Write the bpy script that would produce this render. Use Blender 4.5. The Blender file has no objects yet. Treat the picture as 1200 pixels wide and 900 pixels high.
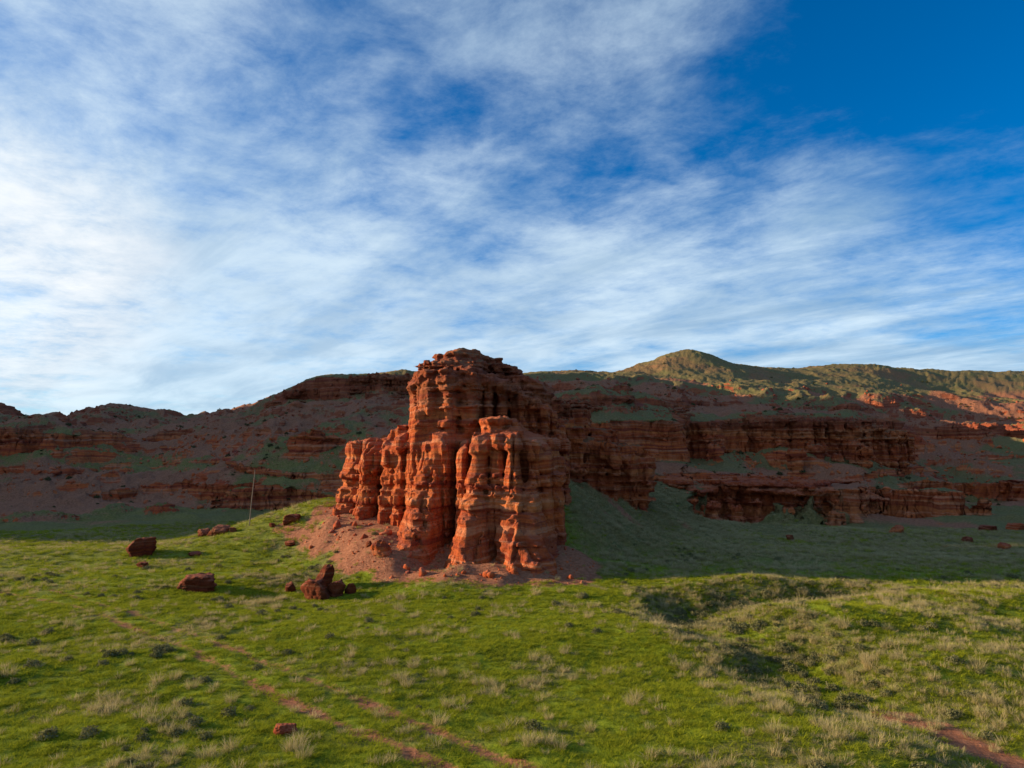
import bpy, math, random, time
import numpy as np
T0 = time.time()
R = math.radians
random.seed(7)
rng = np.random.default_rng(11)
scene = bpy.context.scene
COL = scene.collection

# ------------------------------------------------------------------ camera, sky, sun, exposure
CAM_H, PITCH, FPX = 10.0, math.atan(80 / 811.0), 811.0      # photo pixels are 1200 x 900
cam_d = bpy.data.cameras.new("camera"); cam = bpy.data.objects.new("camera", cam_d); COL.objects.link(cam)
cam_d.sensor_width = 36; cam_d.lens = 36 * FPX / 1200.0
cam_d.clip_start = 0.2; cam_d.clip_end = 20000
cam.location = (0, 0, CAM_H); cam.rotation_euler = (R(90) + PITCH, 0, 0)
scene.camera = cam
SUN_EL, SUN_AZ = 14.0, 8.0          # degrees above the horizon; degrees behind the plane of the picture, on the left
to_sun = np.array([-math.cos(R(SUN_EL)) * math.cos(R(SUN_AZ)), math.cos(R(SUN_EL)) * math.sin(R(SUN_AZ)), math.sin(R(SUN_EL))])
sl = bpy.data.lights.new("sun", 'SUN'); so = bpy.data.objects.new("sun", sl); COL.objects.link(so)
sl.energy = 4.3; sl.angle = R(0.55); sl.color = (1.0, 0.76, 0.46)
from mathutils import Vector
so.rotation_euler = Vector(to_sun.tolist()).to_track_quat('Z', 'Y').to_euler()
so.location = (-60, 10, 40)
scene.view_settings.view_transform = 'Standard'; scene.view_settings.look = 'None'
scene.view_settings.exposure = 1.18; scene.view_settings.gamma = 1.0
scene.cycles.max_bounces = 6; scene.cycles.diffuse_bounces = 3
try: scene.cycles.use_denoising = True
except Exception: pass


class NT:
    """small helper for writing node trees"""
    def __init__(s, tree):
        s.t = tree; s.n = tree.nodes; s.l = tree.links
    def new(s, typ, **kw):
        n = s.n.new(typ)
        for k, v in kw.items(): setattr(n, k, v)
        return n
    def put(s, sock, v):
        if isinstance(v, bpy.types.NodeSocket): s.l.new(v, sock)
        elif v is not None:
            if isinstance(v, (tuple, list)) and len(v) == 3 and sock.type == 'RGBA': v = (*v, 1)
            sock.default_value = v
    def math(s, op, a, b=None, c=None, clamp=False):
        n = s.new('ShaderNodeMath', operation=op, use_clamp=clamp)
        for i, v in enumerate((a, b, c)):
            if v is not None: s.put(n.inputs[i], v)
        return n.outputs[0]
    def vmath(s, op, a, b=None, out=0):
        n = s.new('ShaderNodeVectorMath', operation=op)
        s.put(n.inputs[0], a)
        if b is not None: s.put(n.inputs[1], b)
        return n.outputs[out]
    def mix(s, f, a, b, mode='MIX'):
        n = s.new('ShaderNodeMix', data_type='RGBA', blend_type=mode)
        s.put(n.inputs[0], f); s.put(n.inputs[6], a); s.put(n.inputs[7], b)
        return n.outputs[2]
    def noise(s, vec, scale, detail=4, rough=0.55, dist=0.0, out=0, typ=None):
        n = s.new('ShaderNodeTexNoise')
        if typ: n.noise_type = typ
        if vec is not None: s.put(n.inputs['Vector'], vec)
        s.put(n.inputs['Scale'], scale); s.put(n.inputs['Detail'], detail)
        s.put(n.inputs['Roughness'], rough); s.put(n.inputs['Distortion'], dist)
        return n.outputs[out]
    def ramp(s, f, stops, interp='LINEAR'):
        n = s.new('ShaderNodeValToRGB'); cr = n.color_ramp; cr.interpolation = interp
        while len(cr.elements) < len(stops): cr.elements.new(0.5)
        for e, (p, c) in zip(cr.elements, stops):
            e.position = p; e.color = (*c, 1) if isinstance(c, tuple) else (c, c, c, 1)
        s.put(n.inputs[0], f); return n.outputs[0]
    def map(s, v, a, b, c=0.0, d=1.0, smooth=True):
        n = s.new('ShaderNodeMapRange', interpolation_type='SMOOTHSTEP' if smooth else 'LINEAR')
        for i, q in enumerate((v, a, b, c, d)): s.put(n.inputs[i], q)
        return n.outputs[0]
    def attr(s, name):
        return s.new('ShaderNodeAttribute', attribute_name=name).outputs['Fac']


world = bpy.data.worlds.new("World"); scene.world = world; world.use_nodes = True
w = NT(world.node_tree); w.n.clear()
out = w.new('ShaderNodeOutputWorld'); bg = w.new('ShaderNodeBackground')
SKY_STRENGTH = 0.115
bg.inputs['Strength'].default_value = SKY_STRENGTH
w.l.new(bg.outputs[0], out.inputs[0])
sky = w.new('ShaderNodeTexSky', sky_type='NISHITA', sun_disc=False)
sky.sun_elevation = R(SUN_EL); sky.sun_rotation = R(-(90 - SUN_AZ)); sky.altitude = 1500
sky.air_density = 1.0; sky.dust_density = 0.3; sky.ozone_density = 4.0
D = w.new('ShaderNodeTexCoord').outputs['Generated']
sep = w.new('ShaderNodeSeparateXYZ'); w.l.new(D, sep.inputs[0])
dx, dy, dz = sep.outputs
zz = w.math('ADD', w.math('MAXIMUM', dz, 0.0), 0.10)
cx_ = w.math('DIVIDE', dx, zz); cy_ = w.math('DIVIDE', dy, zz)
cmb = w.new('ShaderNodeCombineXYZ'); w.put(cmb.inputs[0], cx_); w.put(cmb.inputs[1], cy_)
P = cmb.outputs[0]
mr = w.new('ShaderNodeMapping'); w.put(mr.inputs['Vector'], P); mr.inputs['Rotation'].default_value = (0, 0, R(-132))     # streaks run away to the left horizon
mp = w.new('ShaderNodeMapping'); w.put(mp.inputs['Vector'], mr.outputs[0]); mp.inputs['Scale'].default_value = (0.40, 0.95, 1); mp.inputs['Location'].default_value = (3.1, 1.7, 0)
def dirmask(px, py, r0, r1):
    x = (px - 600) / FPX; v = (450 - py) / FPX
    d = Vector((x, math.cos(PITCH) - v * math.sin(PITCH), math.sin(PITCH) + v * math.cos(PITCH))).normalized()
    dot = w.vmath('DOT_PRODUCT', D, tuple(d), out=1)
    return w.map(dot, math.cos(R(r1)), math.cos(R(r0)))
streak = w.noise(mp.outputs[0], 1.2, 12, 0.66, 0.1)
broad = w.noise(P, 0.5, 5, 0.5, 0.2)
wisp = w.noise(P, 3.4, 13, 0.68, 0.2)
cov = w.math('MULTIPLY', streak, 0.60)
cov = w.math('MULTIPLY_ADD', broad, 0.75, cov)
cov = w.math('MULTIPLY_ADD', wisp, 0.54, cov)
cov = w.math('MULTIPLY_ADD', dx, -0.13, cov)                                  # more cloud towards the sun's side
for (px, py, r0, r1, a) in [(1110, 120, 4, 20, -0.26), (800, 215, 1, 10, -0.10), (860, 310, 3, 15, 0.10), (1060, 300, 3, 14, 0.16), (1100, 405, 1, 9, 0.12), (500, 135, 0, 5, -0.13),
        (50, 300, 2, 13, 0.10), (260, 210, 2, 12, 0.05), (640, 165, 1, 9, -0.10), (300, 400, 2, 15, 0.05), (700, 400, 2, 12, 0.06)]:
    cov = w.math('MULTIPLY_ADD', dirmask(px, py, r0, r1), a, cov)
cov = w.math('MULTIPLY_ADD', w.map(dz, 0.50, 0.05), 0.13, cov)
dens = w.map(cov, 0.72, 1.22)
lum = w.noise(mp.outputs[0], 2.3, 8, 0.6, 0.4)
glow = w.vmath('DOT_PRODUCT', D, tuple(Vector((-0.60, 0.78, 0.235)).normalized()), out=1)
glow1 = w.map(glow, 0.972, 0.9995)
ccol = w.mix(w.map(lum, 0.3, 0.7), (1.15, 1.85, 2.65), (2.7, 3.35, 3.85))
ccol = w.mix(w.math('MULTIPLY', w.map(glow, 0.3, 0.97), 0.35), ccol, (2.9, 3.4, 3.75))
ccol = w.mix(w.math('MULTIPLY', glow1, w.map(cov, 0.95, 1.42)), ccol, (4.4, 4.35, 4.2))
hs = w.new('ShaderNodeHueSaturation'); hs.inputs['Saturation'].default_value = 1.42; hs.inputs['Value'].default_value = 1.0
w.l.new(sky.outputs[0], hs.inputs['Color'])
skyc = w.mix(1.0, hs.outputs[0], (0.36, 0.62, 0.66), 'MULTIPLY')
w.put(bg.inputs['Color'], w.mix(w.math('MULTIPLY', dens, 0.93), skyc, ccol))


# ------------------------------------------------------------------ numeric helpers
_perm = {}
def _tab(seed):
    if seed not in _perm:
        r = np.random.default_rng(seed + 100)
        p = r.permutation(256).astype(np.int32)
        g = r.normal(size=(256, 3)); g /= np.linalg.norm(g, axis=1)[:, None]
        _perm[seed] = (np.concatenate([p, p, p]), (g * 1.6).astype(np.float32))
    return _perm[seed]
def pn(x, y, z=None, seed=0):
    """gradient noise, about -1..1"""
    p, g = _tab(seed)
    x = np.asarray(x, np.float32); y = np.asarray(y, np.float32)
    xf = np.floor(x); yf = np.floor(y); xi = xf.astype(np.int32) & 255; yi = yf.astype(np.int32) & 255
    fx = x - xf; fy = y - yf
    u = fx * fx * fx * (fx * (fx * 6 - 15) + 10); v = fy * fy * fy * (fy * (fy * 6 - 15) + 10)
    if z is None:
        def c(i, j):
            h = p[p[xi + i] + yi + j]
            return g[h, 0] * (fx - i) + g[h, 1] * (fy - j)
        a = c(0, 0); a += u * (c(1, 0) - a); b = c(0, 1); b += u * (c(1, 1) - b)
        return a + v * (b - a)
    z = np.asarray(z, np.float32); zf = np.floor(z); zi = zf.astype(np.int32) & 255; fz = z - zf
    t = fz * fz * fz * (fz * (fz * 6 - 15) + 10)
    def c(i, j, k):
        h = p[p[p[xi + i] + yi + j] + zi + k]
        return g[h, 0] * (fx - i) + g[h, 1] * (fy - j) + g[h, 2] * (fz - k)
    def pl(k):
        a = c(0, 0, k); a += u * (c(1, 0, k) - a); b = c(0, 1, k); b += u * (c(1, 1, k) - b)
        return a + v * (b - a)
    a = pl(0); return a + t * (pl(1) - a)
def fbm(x, y, z=None, o=4, seed=0, gain=0.5, ridged=False):
    s = 0; a = 1.0; f = 1.0
    for i in range(o):
        n = pn(x * f, y * f, None if z is None else z * f, seed + i)
        if ridged: n = 1 - 2 * np.abs(n)
        s = s + a * n; a *= gain; f *= 2.03
    return s
def sst(a, b, x):
    t = np.clip((x - a) / (b - a), 0, 1); return t * t * (3 - 2 * t)
def ray(px, py):
    x = (px - 600) / FPX; v = (450 - py) / FPX
    return x, math.cos(PITCH) - v * math.sin(PITCH), math.sin(PITCH) + v * math.cos(PITCH)
def at(px, py, Y):
    """world point seen at a photo pixel, at distance Y into the picture"""
    x, y, z = ray(px, py); return x / y * Y, Y, CAM_H + z / y * Y
def gp(px, py, z=0.0):
    x, y, zz_ = ray(px, py); k = (z - CAM_H) / zz_; return x * k, y * k
def polydist(x, y, pts):
    """distance to a polyline and the position (0..n-1) along it"""
    best = np.full(np.shape(x), 1e9, np.float32); par = np.zeros(np.shape(x), np.float32)
    for i in range(len(pts) - 1):
        ax, ay = pts[i]; bx, by = pts[i + 1]
        L = (bx - ax) ** 2 + (by - ay) ** 2
        t = np.clip(((x - ax) * (bx - ax) + (y - ay) * (by - ay)) / L, 0, 1)
        d = np.hypot(x - ax - t * (bx - ax), y - ay - t * (by - ay))
        m = d < best; best = np.where(m, d, best); par = np.where(m, i + t, par)
    return best, par

# the beds of the sandstone: the same stack of hard and soft layers runs through every outcrop
def make_beds():
    r = np.random.default_rng(5); z = -4.0; zs = []; vs = []
    while z < 70:
        th = float(r.choice([0.18, 0.3, 0.45, 0.8, 1.5], p=[.25, .27, .22, .16, .10])) * r.uniform(.8, 1.3)
        v = r.uniform(-1, 1); v = np.sign(v) * abs(v) ** 0.7
        zs += [z + 0.04, z + th - 0.04]; vs += [v, v * 0.8 + 0.1]; z += th
    return np.array(zs), np.array(vs)
BZ, BV = make_beds()
def bed_id(z): return (np.searchsorted(BZ, z) // 2).astype(np.float32)
def beds(z): return np.interp(z, BZ, BV).astype(np.float32)


def mesh_obj(name, V, F, mats, parent=None, attrs=None, smooth=True, matidx=None, link=True):
    me = bpy.data.meshes.new(name)
    V = np.ascontiguousarray(V, np.float32); F = np.ascontiguousarray(F, np.int32)
    k = F.shape[1]
    me.vertices.add(len(V)); me.vertices.foreach_set('co', V.ravel())
    me.loops.add(F.size); me.loops.foreach_set('vertex_index', F.ravel())
    me.polygons.add(len(F)); me.polygons.foreach_set('loop_start', np.arange(0, F.size, k, dtype=np.int32))
    me.polygons.foreach_set('loop_total', np.full(len(F), k, np.int32))
    me.update(calc_edges=True); me.validate()
    if smooth: me.polygons.foreach_set('use_smooth', np.ones(len(me.polygons), bool))
    for m in (mats if isinstance(mats, (list, tuple)) else [mats]): me.materials.append(m)
    if matidx is not None: me.polygons.foreach_set('material_index', np.asarray(matidx, np.int32))
    for kx, a in (attrs or {}).items():
        at_ = me.attributes.new(kx, 'FLOAT', 'POINT'); at_.data.foreach_set('value', np.asarray(a, np.float32))
    o = bpy.data.objects.new(name, me)
    if link: COL.objects.link(o)
    if parent is not None: o.parent = parent
    return o
def submesh(name, V, F, keep, mats, attrs=None, **kw):
    F2 = F[keep]; used = np.unique(F2); remap = np.full(len(V), -1, np.int32); remap[used] = np.arange(len(used))
    return mesh_obj(name, V[used], remap[F2], mats, attrs={k: a[used] for k, a in (attrs or {}).items()}, **kw)
def tag(o, label=None, cat=None, group=None, kind=None):
    if label: o['label'] = label
    if cat: o['category'] = cat
    if group: o['group'] = group
    if kind: o['kind'] = kind
    return o
def empty(name, loc=(0, 0, 0)):
    o = bpy.data.objects.new(name, None); COL.objects.link(o); o.location = loc; o.empty_display_size = 0.3; return o


# ------------------------------------------------------------------ materials
def base_mat(name):
    m = bpy.data.materials.new(name); m.use_nodes = True
    t = NT(m.node_tree); b = t.n['Principled BSDF']
    b.inputs['Roughness'].default_value = 0.95; b.inputs['Specular IOR Level'].default_value = 0.12
    return m, t, b
def rock_colour(t, pos, tone=1.0):
    """banded red sandstone, by height above the plain"""
    sp = t.new('ShaderNodeSeparateXYZ'); t.put(sp.inputs[0], pos)
    wob = t.noise(pos, 0.12, 3, 0.5)
    z = t.math('MULTIPLY_ADD', wob, 1.4, sp.outputs[2])
    cz = t.new('ShaderNodeCombineXYZ')
    t.put(cz.inputs[0], t.math('MULTIPLY', sp.outputs[0], 0.02)); t.put(cz.inputs[1], t.math('MULTIPLY', sp.outputs[1], 0.02)); t.put(cz.inputs[2], z)
    thick = t.noise(cz.outputs[0], 0.55, 2, 0.5)
    thin = t.noise(cz.outputs[0], 3.2, 3, 0.6)
    patch0 = t.noise(pos, 0.35, 3, 0.6)
    c = t.ramp(thick, [(0.28, (0.22, 0.034, 0.016)), (0.42, (0.43, 0.098, 0.026)), (0.52, (0.33, 0.060, 0.020)), (0.62, (0.47, 0.135, 0.040)), (0.75, (0.26, 0.042, 0.022))])
    c = t.mix(t.math('MULTIPLY', t.math('MULTIPLY', t.map(thin, 0.56, 0.70), t.map(patch0, 0.45, 0.65)), 0.6), c, (0.50, 0.24, 0.15))
    c = t.mix(t.math('MULTIPLY', t.map(thin, 0.46, 0.28), 0.55), c, (0.15, 0.035, 0.024))
    patch = t.noise(pos, 0.5, 6, 0.65)
    c = t.mix(t.math('MULTIPLY', t.map(patch, 0.5, 0.75), 0.4), c, (0.40, 0.14, 0.080))
    # dark varnish run down the faces
    mv = t.new('ShaderNodeMapping'); t.put(mv.inputs['Vector'], pos); mv.inputs['Scale'].default_value = (1.9, 1.9, 0.16)
    run = t.noise(mv.outputs[0], 1.0, 5, 0.6)
    c = t.mix(t.math('MULTIPLY', t.map(run, 0.52, 0.70), 0.6), c, (0.14, 0.030, 0.020))
    mb_ = t.new('ShaderNodeMapping'); t.put(mb_.inputs['Vector'], cz.outputs[0]); mb_.inputs['Location'].default_value = (5, 3, 40); mb_.inputs['Scale'].default_value = (1.5, 1.5, 1.6)
    pale = t.noise(mb_.outputs[0], 1.1, 4, 0.7)
    c = t.mix(t.math('MULTIPLY', t.map(pale, 0.54, 0.61), 0.45), c, (0.54, 0.25, 0.14))
    c = t.mix(t.math('MULTIPLY', t.map(pale, 0.44, 0.39), 0.7), c, (0.17, 0.030, 0.020))
    c = t.mix(t.math('MULTIPLY', t.map(z, 14.5, 16.5), 0.55), c, (0.15, 0.050, 0.032))      # the upper beds are a darker brown stone
    if tone != 1.0: c = t.mix(1.0, c, (tone, tone, tone), 'MULTIPLY')
    return c, z, thin
def bump(t, b, h, dist, strength=1.0):
    n = t.new('ShaderNodeBump'); n.inputs['Strength'].default_value = strength; n.inputs['Distance'].default_value = dist
    t.put(n.inputs['Height'], h); t.put(b.inputs['Normal'], n.outputs[0])
def up_mask(t, lo, hi, noise_sock=None, k=0.25):
    g = t.new('ShaderNodeNewGeometry'); s = t.new('ShaderNodeSeparateXYZ'); t.l.new(g.outputs['Normal'], s.inputs[0])
    nz = s.outputs[2]
    if noise_sock is not None: nz = t.math('MULTIPLY_ADD', t.math('SUBTRACT', noise_sock, 0.5), k, nz)
    return t.map(nz, lo, hi)

def make_rock(name, tone=1.0, grass_z=None, fine=0.12):
    m, t, b = base_mat(name)
    pos = t.new('ShaderNodeNewGeometry').outputs['Position']
    c, z, thin = rock_colour(t, pos, tone)
    n1 = t.noise(pos, 0.9, 6, 0.6)
    if grass_z is not None:
        sp = t.new('ShaderNodeSeparateXYZ'); t.put(sp.inputs[0], pos)
        mk = t.math('MULTIPLY', up_mask(t, 0.62, 0.85, n1, 0.7), t.map(sp.outputs[2], grass_z, grass_z + 2))
        gcol = t.mix(t.noise(pos, 2.0, 4), (0.10, 0.085, 0.03), (0.045, 0.06, 0.015))
        c = t.mix(t.math('MULTIPLY', mk, 0.85), c, gcol)
    dust = up_mask(t, 0.45, 0.8, n1, 0.4)
    c = t.mix(t.math('MULTIPLY', dust, 0.35), c, (0.36, 0.13, 0.085))
    t.put(b.inputs['Base Color'], c)
    f1 = t.noise(pos, 3.0, 8, 0.65)
    f2 = t.noise(pos, 1.2, 3, 0.5, typ='RIDGED_MULTIFRACTAL') if False else t.noise(pos, 9.0, 4, 0.6)
    h = t.math('MULTIPLY_ADD', f1, 1.0, t.math('MULTIPLY_ADD', thin, 0.7, t.math('MULTIPLY', f2, 0.35)))
    bump(t, b, h, fine * 2.4, 1.0)
    return m
M_butte = make_rock("butte_sandstone", 1.0, 17.5)
M_prom = make_rock("promontory_sandstone", 1.0, 9.0, 0.15)
M_rub = make_rock("rubble_rock", 1.0, None, 0.04)
M_rust = make_rock('rust_stone', 0.6, None, 0.05)
M_boulder = make_rock("boulder_rock", 0.34, None, 0.06)

def make_terrain(name):
    m, t, b = base_mat(name)
    pos = t.new('ShaderNodeNewGeometry').outputs['Position']
    soil, dry, rock, lush = t.attr('soil'), t.attr('dry'), t.attr('rock'), t.attr('lush')
    c_rock, z, thin = rock_colour(t, pos, 1.0)
    n_f = t.noise(pos, 3.5, 6, 0.65); n_m = t.noise(pos, 0.45, 5, 0.6); n_l = t.noise(pos, 0.09, 4, 0.55)
    green = t.mix(t.map(n_f, 0.3, 0.7), (0.11, 0.155, 0.006), (0.20, 0.25, 0.012))
    green = t.mix(t.math('MULTIPLY', t.map(n_m, 0.45, 0.7), 0.6), green, (0.060, 0.080, 0.012))
    dull = t.mix(t.map(n_f, 0.3, 0.7), (0.11, 0.088, 0.032), (0.22, 0.160, 0.072))
    grass = t.mix(lush, dull, green)
    tan = t.mix(t.map(n_f, 0.3, 0.7), (0.10, 0.10, 0.030), (0.19, 0.165, 0.070))
    dm = t.math('MULTIPLY', t.map(t.math('ADD', t.math('MULTIPLY', n_m, 0.6), dry), 0.45, 1.05), 0.8)
    grass = t.mix(dm, grass, tan)
    earth = t.mix(t.map(n_f, 0.3, 0.7), (0.20, 0.076, 0.040), (0.35, 0.152, 0.088))
    sm = t.map(t.math('MULTIPLY_ADD', t.math('SUBTRACT', n_f, 0.5), 0.9, soil), 0.3, 0.7)
    c = t.mix(sm, grass, earth)
    rm = t.map(t.math('MULTIPLY_ADD', t.math('SUBTRACT', n_m, 0.5), 0.8, rock), 0.25, 0.6)
    c = t.mix(rm, c, c_rock)
    t.put(b.inputs['Base Color'], c)
    n_v = t.noise(pos, 11.0, 5, 0.7)
    h = t.math('MULTIPLY_ADD', n_f, 1.0, t.math('MULTIPLY', n_v, 0.35))
    h = t.math('ADD', h, t.math('MULTIPLY', t.math('MULTIPLY', thin, rm), 1.2))
    bump(t, b, h, 0.30, 0.8)
    return m
M_terrain = make_terrain("terrain_ground")

# ------------------------------------------------------------------ terrain heights
BANDS = [(0.6, 5.2, 0.12), (6.6, 7.6, 0.3), (10.0, 17.2, 0.14), (20.2, 21.4, 0.3), (23.4, 24.2, 0.35), (26.5, 34.5, 0.16), (38.0, 39.2, 0.35), (42.4, 43.4, 0.4)]
def make_T():
    s = [-50.0]; z = [-50.0]; prev = -1.5; s.append(prev); z.append(prev)
    for i, (a, b, k) in enumerate(BANDS):
        nxt = BANDS[i + 1][0] if i + 1 < len(BANDS) else 60.0
        # cliff from a to b takes little of s, the gap after it the rest
        w_ = (b - a) * k; mid = (a + b) / 2
        s += [mid - w_ / 2, mid + w_ / 2]; z += [a, b]
    s += [60.0, 400.0]; z += [60.0, 400.0]
    return np.array(s), np.array(z)
TS, TZ = make_T()
def Tf(s): return np.interp(s, TS, TZ)
def Tinv(z): return np.interp(z, TZ, TS)

COLS = {
 -60: [(612,98),(598,114),(588,125),(572,130),(556,142),(525,160),(495,172),(478,190),(468,215)],
 0:   [(612,98),(600,112),(590,122),(575,128),(560,140),(530,158),(520,163),(500,170),(490,184)],
 60:  [(612,98),(600,112),(590,123),(575,129),(560,141),(530,157),(518,163),(500,169),(489,178)],
 100: [(612,98),(600,113),(590,124),(575,130),(560,142),(535,156),(515,166),(500,174),(495,182),(490,235),(484,255)],
 130: [(612,98),(600,112),(590,125),(575,132),(560,144),(540,157),(520,170),(507,183),(494,222),(481,258)],
 160: [(611,98),(598,115),(588,130),(575,138),(560,150),(530,176),(510,205),(494,240),(483,262)],
 200: [(608,100),(598,115),(590,128),(575,138),(555,156),(530,180),(512,205),(500,240),(491,270)],
 250: [(603,108),(595,122),(585,130),(570,138),(550,150),(530,166),(515,185),(500,220),(489,265)],
 300: [(602,112),(590,124),(570,130),(550,137),(532,150),(515,165),(505,185),(490,215),(480,240),(475,250)],
 350: [(590,124),(560,130),(530,142),(510,155),(500,170),(490,185),(478,205),(474,215),(456,221),(454,240)],
 400: [(590,124),(550,132),(520,142),(508,150),(495,165),(485,185),(475,205),(470,214),(447,220),(443,240)],
 470: [(570,126),(520,140),(500,152),(490,165),(478,190),(466,212),(443,218),(439,235)],
 540: [(520,130),(500,150),(470,200),(445,230)],
 620: [(520,110),(480,150),(450,185),(441,205)],
 660: [(680,55),(560,76),(530,95),(500,118),(470,150),(450,185),(441,205)],
 700: [(682,54),(640,64),(600,76),(575,86),(560,95),(532,118),(475,126),(466,138),(455,165),(437,220)],
 740: [(682,54),(660,60),(620,74),(595,86),(575,98),(545,114),(531,124),(479,131),(470,145),(456,180),(444,225)],
 780: [(680,55),(650,66),(620,80),(600,92),(560,112),(540,124),(527,132),(484,138),(472,155),(455,190),(432,250),(423,262)],
 812: [(680,55),(645,68),(620,82),(605,95),(592,106),(562,111),(550,122),(530,138),(488,144),(475,160),(455,195),(426,255),(412,275)],
 850: [(690,52),(660,63),(630,78),(612,94),(597,108),(565,113),(550,126),(531,145),(493,150),(480,168),(462,200),(440,240),(425,275)],
 900: [(690,51),(650,67),(625,86),(615,98),(602,108),(568,113),(548,130),(532,141),(493,147),(482,172),(465,205),(445,245),(433,280)],
 950: [(695,50),(650,68),(628,84),(618,98),(603,106),(571,111),(548,128),(536,137),(496,142),(485,170),(465,215),(445,260),(434,290)],
 1000:[(695,50),(650,68),(632,82),(620,94),(608,106),(576,112),(552,126),(544,133),(499,138),(488,170),(465,220),(445,265),(428,300)],
 1045:[(698,49),(650,68),(625,86),(615,98),(602,112),(582,122),(560,132),(548,140),(506,146),(495,175),(470,220),(450,265),(431,305)],
 1080:[(698,49),(650,68),(622,88),(602,112),(586,130),(570,146),(550,166),(525,185),(505,205),(480,235),(455,275),(434,310)],
 1120:[(698,49),(650,68),(620,90),(603,110),(588,132),(574,152),(548,163),(530,185),(515,197),(500,215),(475,245),(455,280),(435,315)],
 1200:[(697,49),(650,68),(615,94),(598,115),(583,140),(574,158),(545,166),(522,190),(505,205),(480,240),(455,280),(437,320)],
 1290:[(697,49),(650,68),(612,98),(596,118),(582,140),(572,158),(542,166),(520,190),(505,208),(480,242),(455,285),(436,330)],
 1420:[(697,49),(650,68),(612,98),(596,118),(582,140),(568,158),(535,170),(515,195),(500,215),(475,250),(455,290),(434,340)],
}
EXTRA = [ # px, Y, z
 (0,235,13),(60,240,14),(0,400,29.7),(60,410,30),(130,420,24),(100,212,13.5),(130,340,22),(200,340,20),(250,330,20),(300,330,22),(350,330,28),
 (400,330,30),(470,330,30),(540,330,30),(620,300,30),(700,310,30),(812,360,38),(900,370,36),(1000,400,36),(1200,430,36),(0,560,18),(400,560,15),
 (700,560,20),(1000,600,20),(1300,560,24),
 (300,80,2.1),(350,78,4.1),(350,68,0.8),(390,63,0.7),(390,70,2.9),(388,78,5.0),(430,62,1.9),(430,78,4.2),(470,59,1.3),(470,75,4.0),(530,55,0.5),
 (530,70,3.5),(600,52.6,0.0),(600,56,0.9),(600,70,3.8),(650,52.6,0.0),(650,57,0.9),(655,66,4.0),(560,82,6.5),(620,84,8.0),(250,80,0.5),(300,95,0.0),(350,96,0.6),
 (400,98,1.2),(470,100,2.5),(540,100,4.5),(400,112,0.8),(470,113,2.0),(250,95,-0.2),(200,80,0.0),(300,66,0.15),(350,60,0.0),(430,56,0.0)]
cp = []
for px, lst in COLS.items():
    for py, Y in lst:
        X, _, Z = at(px, py, Y); cp.append((X, Y, Z))
for px, Y, Z in EXTRA:
    cp.append(((px - 600) / FPX * Y / 1.0, Y, Z))
for th in range(-84, 85, 12):                       # the plain near the camera
    for r_ in (12, 20, 32, 44):
        cp.append((r_ * math.sin(R(th)), r_ * math.cos(R(th)), 0.0))
for px in (0, 100, 200, 300, 400, 500): cp.append((*[(px - 600) / FPX * 58, 58], 0.0))
for px in (0, 100, 200): cp.append((*[(px - 600) / FPX * 78, 78], 0.0))
# the unseen ridge past the left edge is raised high to shade the hills
for th, r_, z_ in [(-44,100,0),(-44,130,3),(-44,175,13),(-44,230,16),(-44,300,20),(-44,420,28),(-50,100,0),(-50,150,4),(-52,200,18),(-53,240,42),(-54,300,100),(-54,380,135),(-54,470,110),(-60,120,0),(-60,200,3),(-60,255,45),(-60,310,110),(-60,380,135),(-60,460,120),
                   (-66,250,10),(-66.5,310,95),(-69.5,315,22),(-67,350,110),(-66,400,125),(-66,480,110),(-72,340,25),(-72,430,60),(-76,330,8),(-82,200,0),(-82,300,3),(-82,430,12),
                   (-46,600,30),(-60,600,60),(-75,600,30),
                   (52,100,2),(52,150,6),(52,200,18),(52,300,36),(52,430,40),(66,100,1),(66,200,12),(66,300,26),(66,430,28),(82,100,0),(82,200,4),(82,300,10),(82,430,12),(60,600,22),(80,600,12)]:
    cp.append((r_ * math.sin(R(th)), r_ * math.cos(R(th)), float(z_)))
cp = np.array(cp)
def tc(x, y): return np.arctan2(x, y), np.log(np.maximum(np.hypot(x, y), 1.0))
def dip(x, y): return 3.4 * pn(x / 60 + 3.3, y / 75, seed=501) + 1.5 * pn(x / 24, y / 24 + 5.1, seed=502)
SPOTS = [(690,128,16,0.55),(760,133,20,0.6),(830,146,20,0.5),(900,148,16,0.35),(960,112,18,0.5),(860,112,20,0.55),(1000,142,16,0.6),(1045,142,12,0.5),(1150,165,24,0.25),(400,218,26,0.5),(345,218,16,0.4),
         (40,172,18,0.3),(240,172,24,0.1),(120,128,22,0.25),(350,128,22,0.25),(930,128,10,-0.5),(790,118,8,-0.7),(880,132,9,-0.8),(1090,140,10,-0.4)]
def cliffness(x, y):
    r = np.hypot(x, y)
    m = 0.30 + 0.85 * fbm(x / 32 + 3, y / 32, o=3, seed=51)
    m = m * (1 - 0.85 * sst(160, 185, y) * sst(-10, 5, x) * (1 - sst(0.48, 0.60, x / np.maximum(y, 1)))) * (1 - 0.8 * sst(225, 245, y) * sst(-10, 5, x))
    m = m - 0.26 * (1 - sst(-25, -5, x))
    for px, Y0, rad, a in SPOTS:
        x0 = (px - 600) / FPX * Y0
        m = m + a * np.exp(-((x - x0) ** 2 + (y - Y0) ** 2) / rad ** 2)
    return np.clip(m, 0.0, 1.0) * sst(90, 106, r)
def Tm(s, m, dp): return s + (np.interp(s + dp, TS, TZ) - dp - s) * m
cu, cv = tc(cp[:, 0], cp[:, 1])
m0 = cliffness(cp[:, 0], cp[:, 1]); d0 = dip(cp[:, 0], cp[:, 1]) * sst(90, 106, np.hypot(cp[:, 0], cp[:, 1]))
lo_ = cp[:, 2] - 12; hi_ = cp[:, 2] + 12
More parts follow.
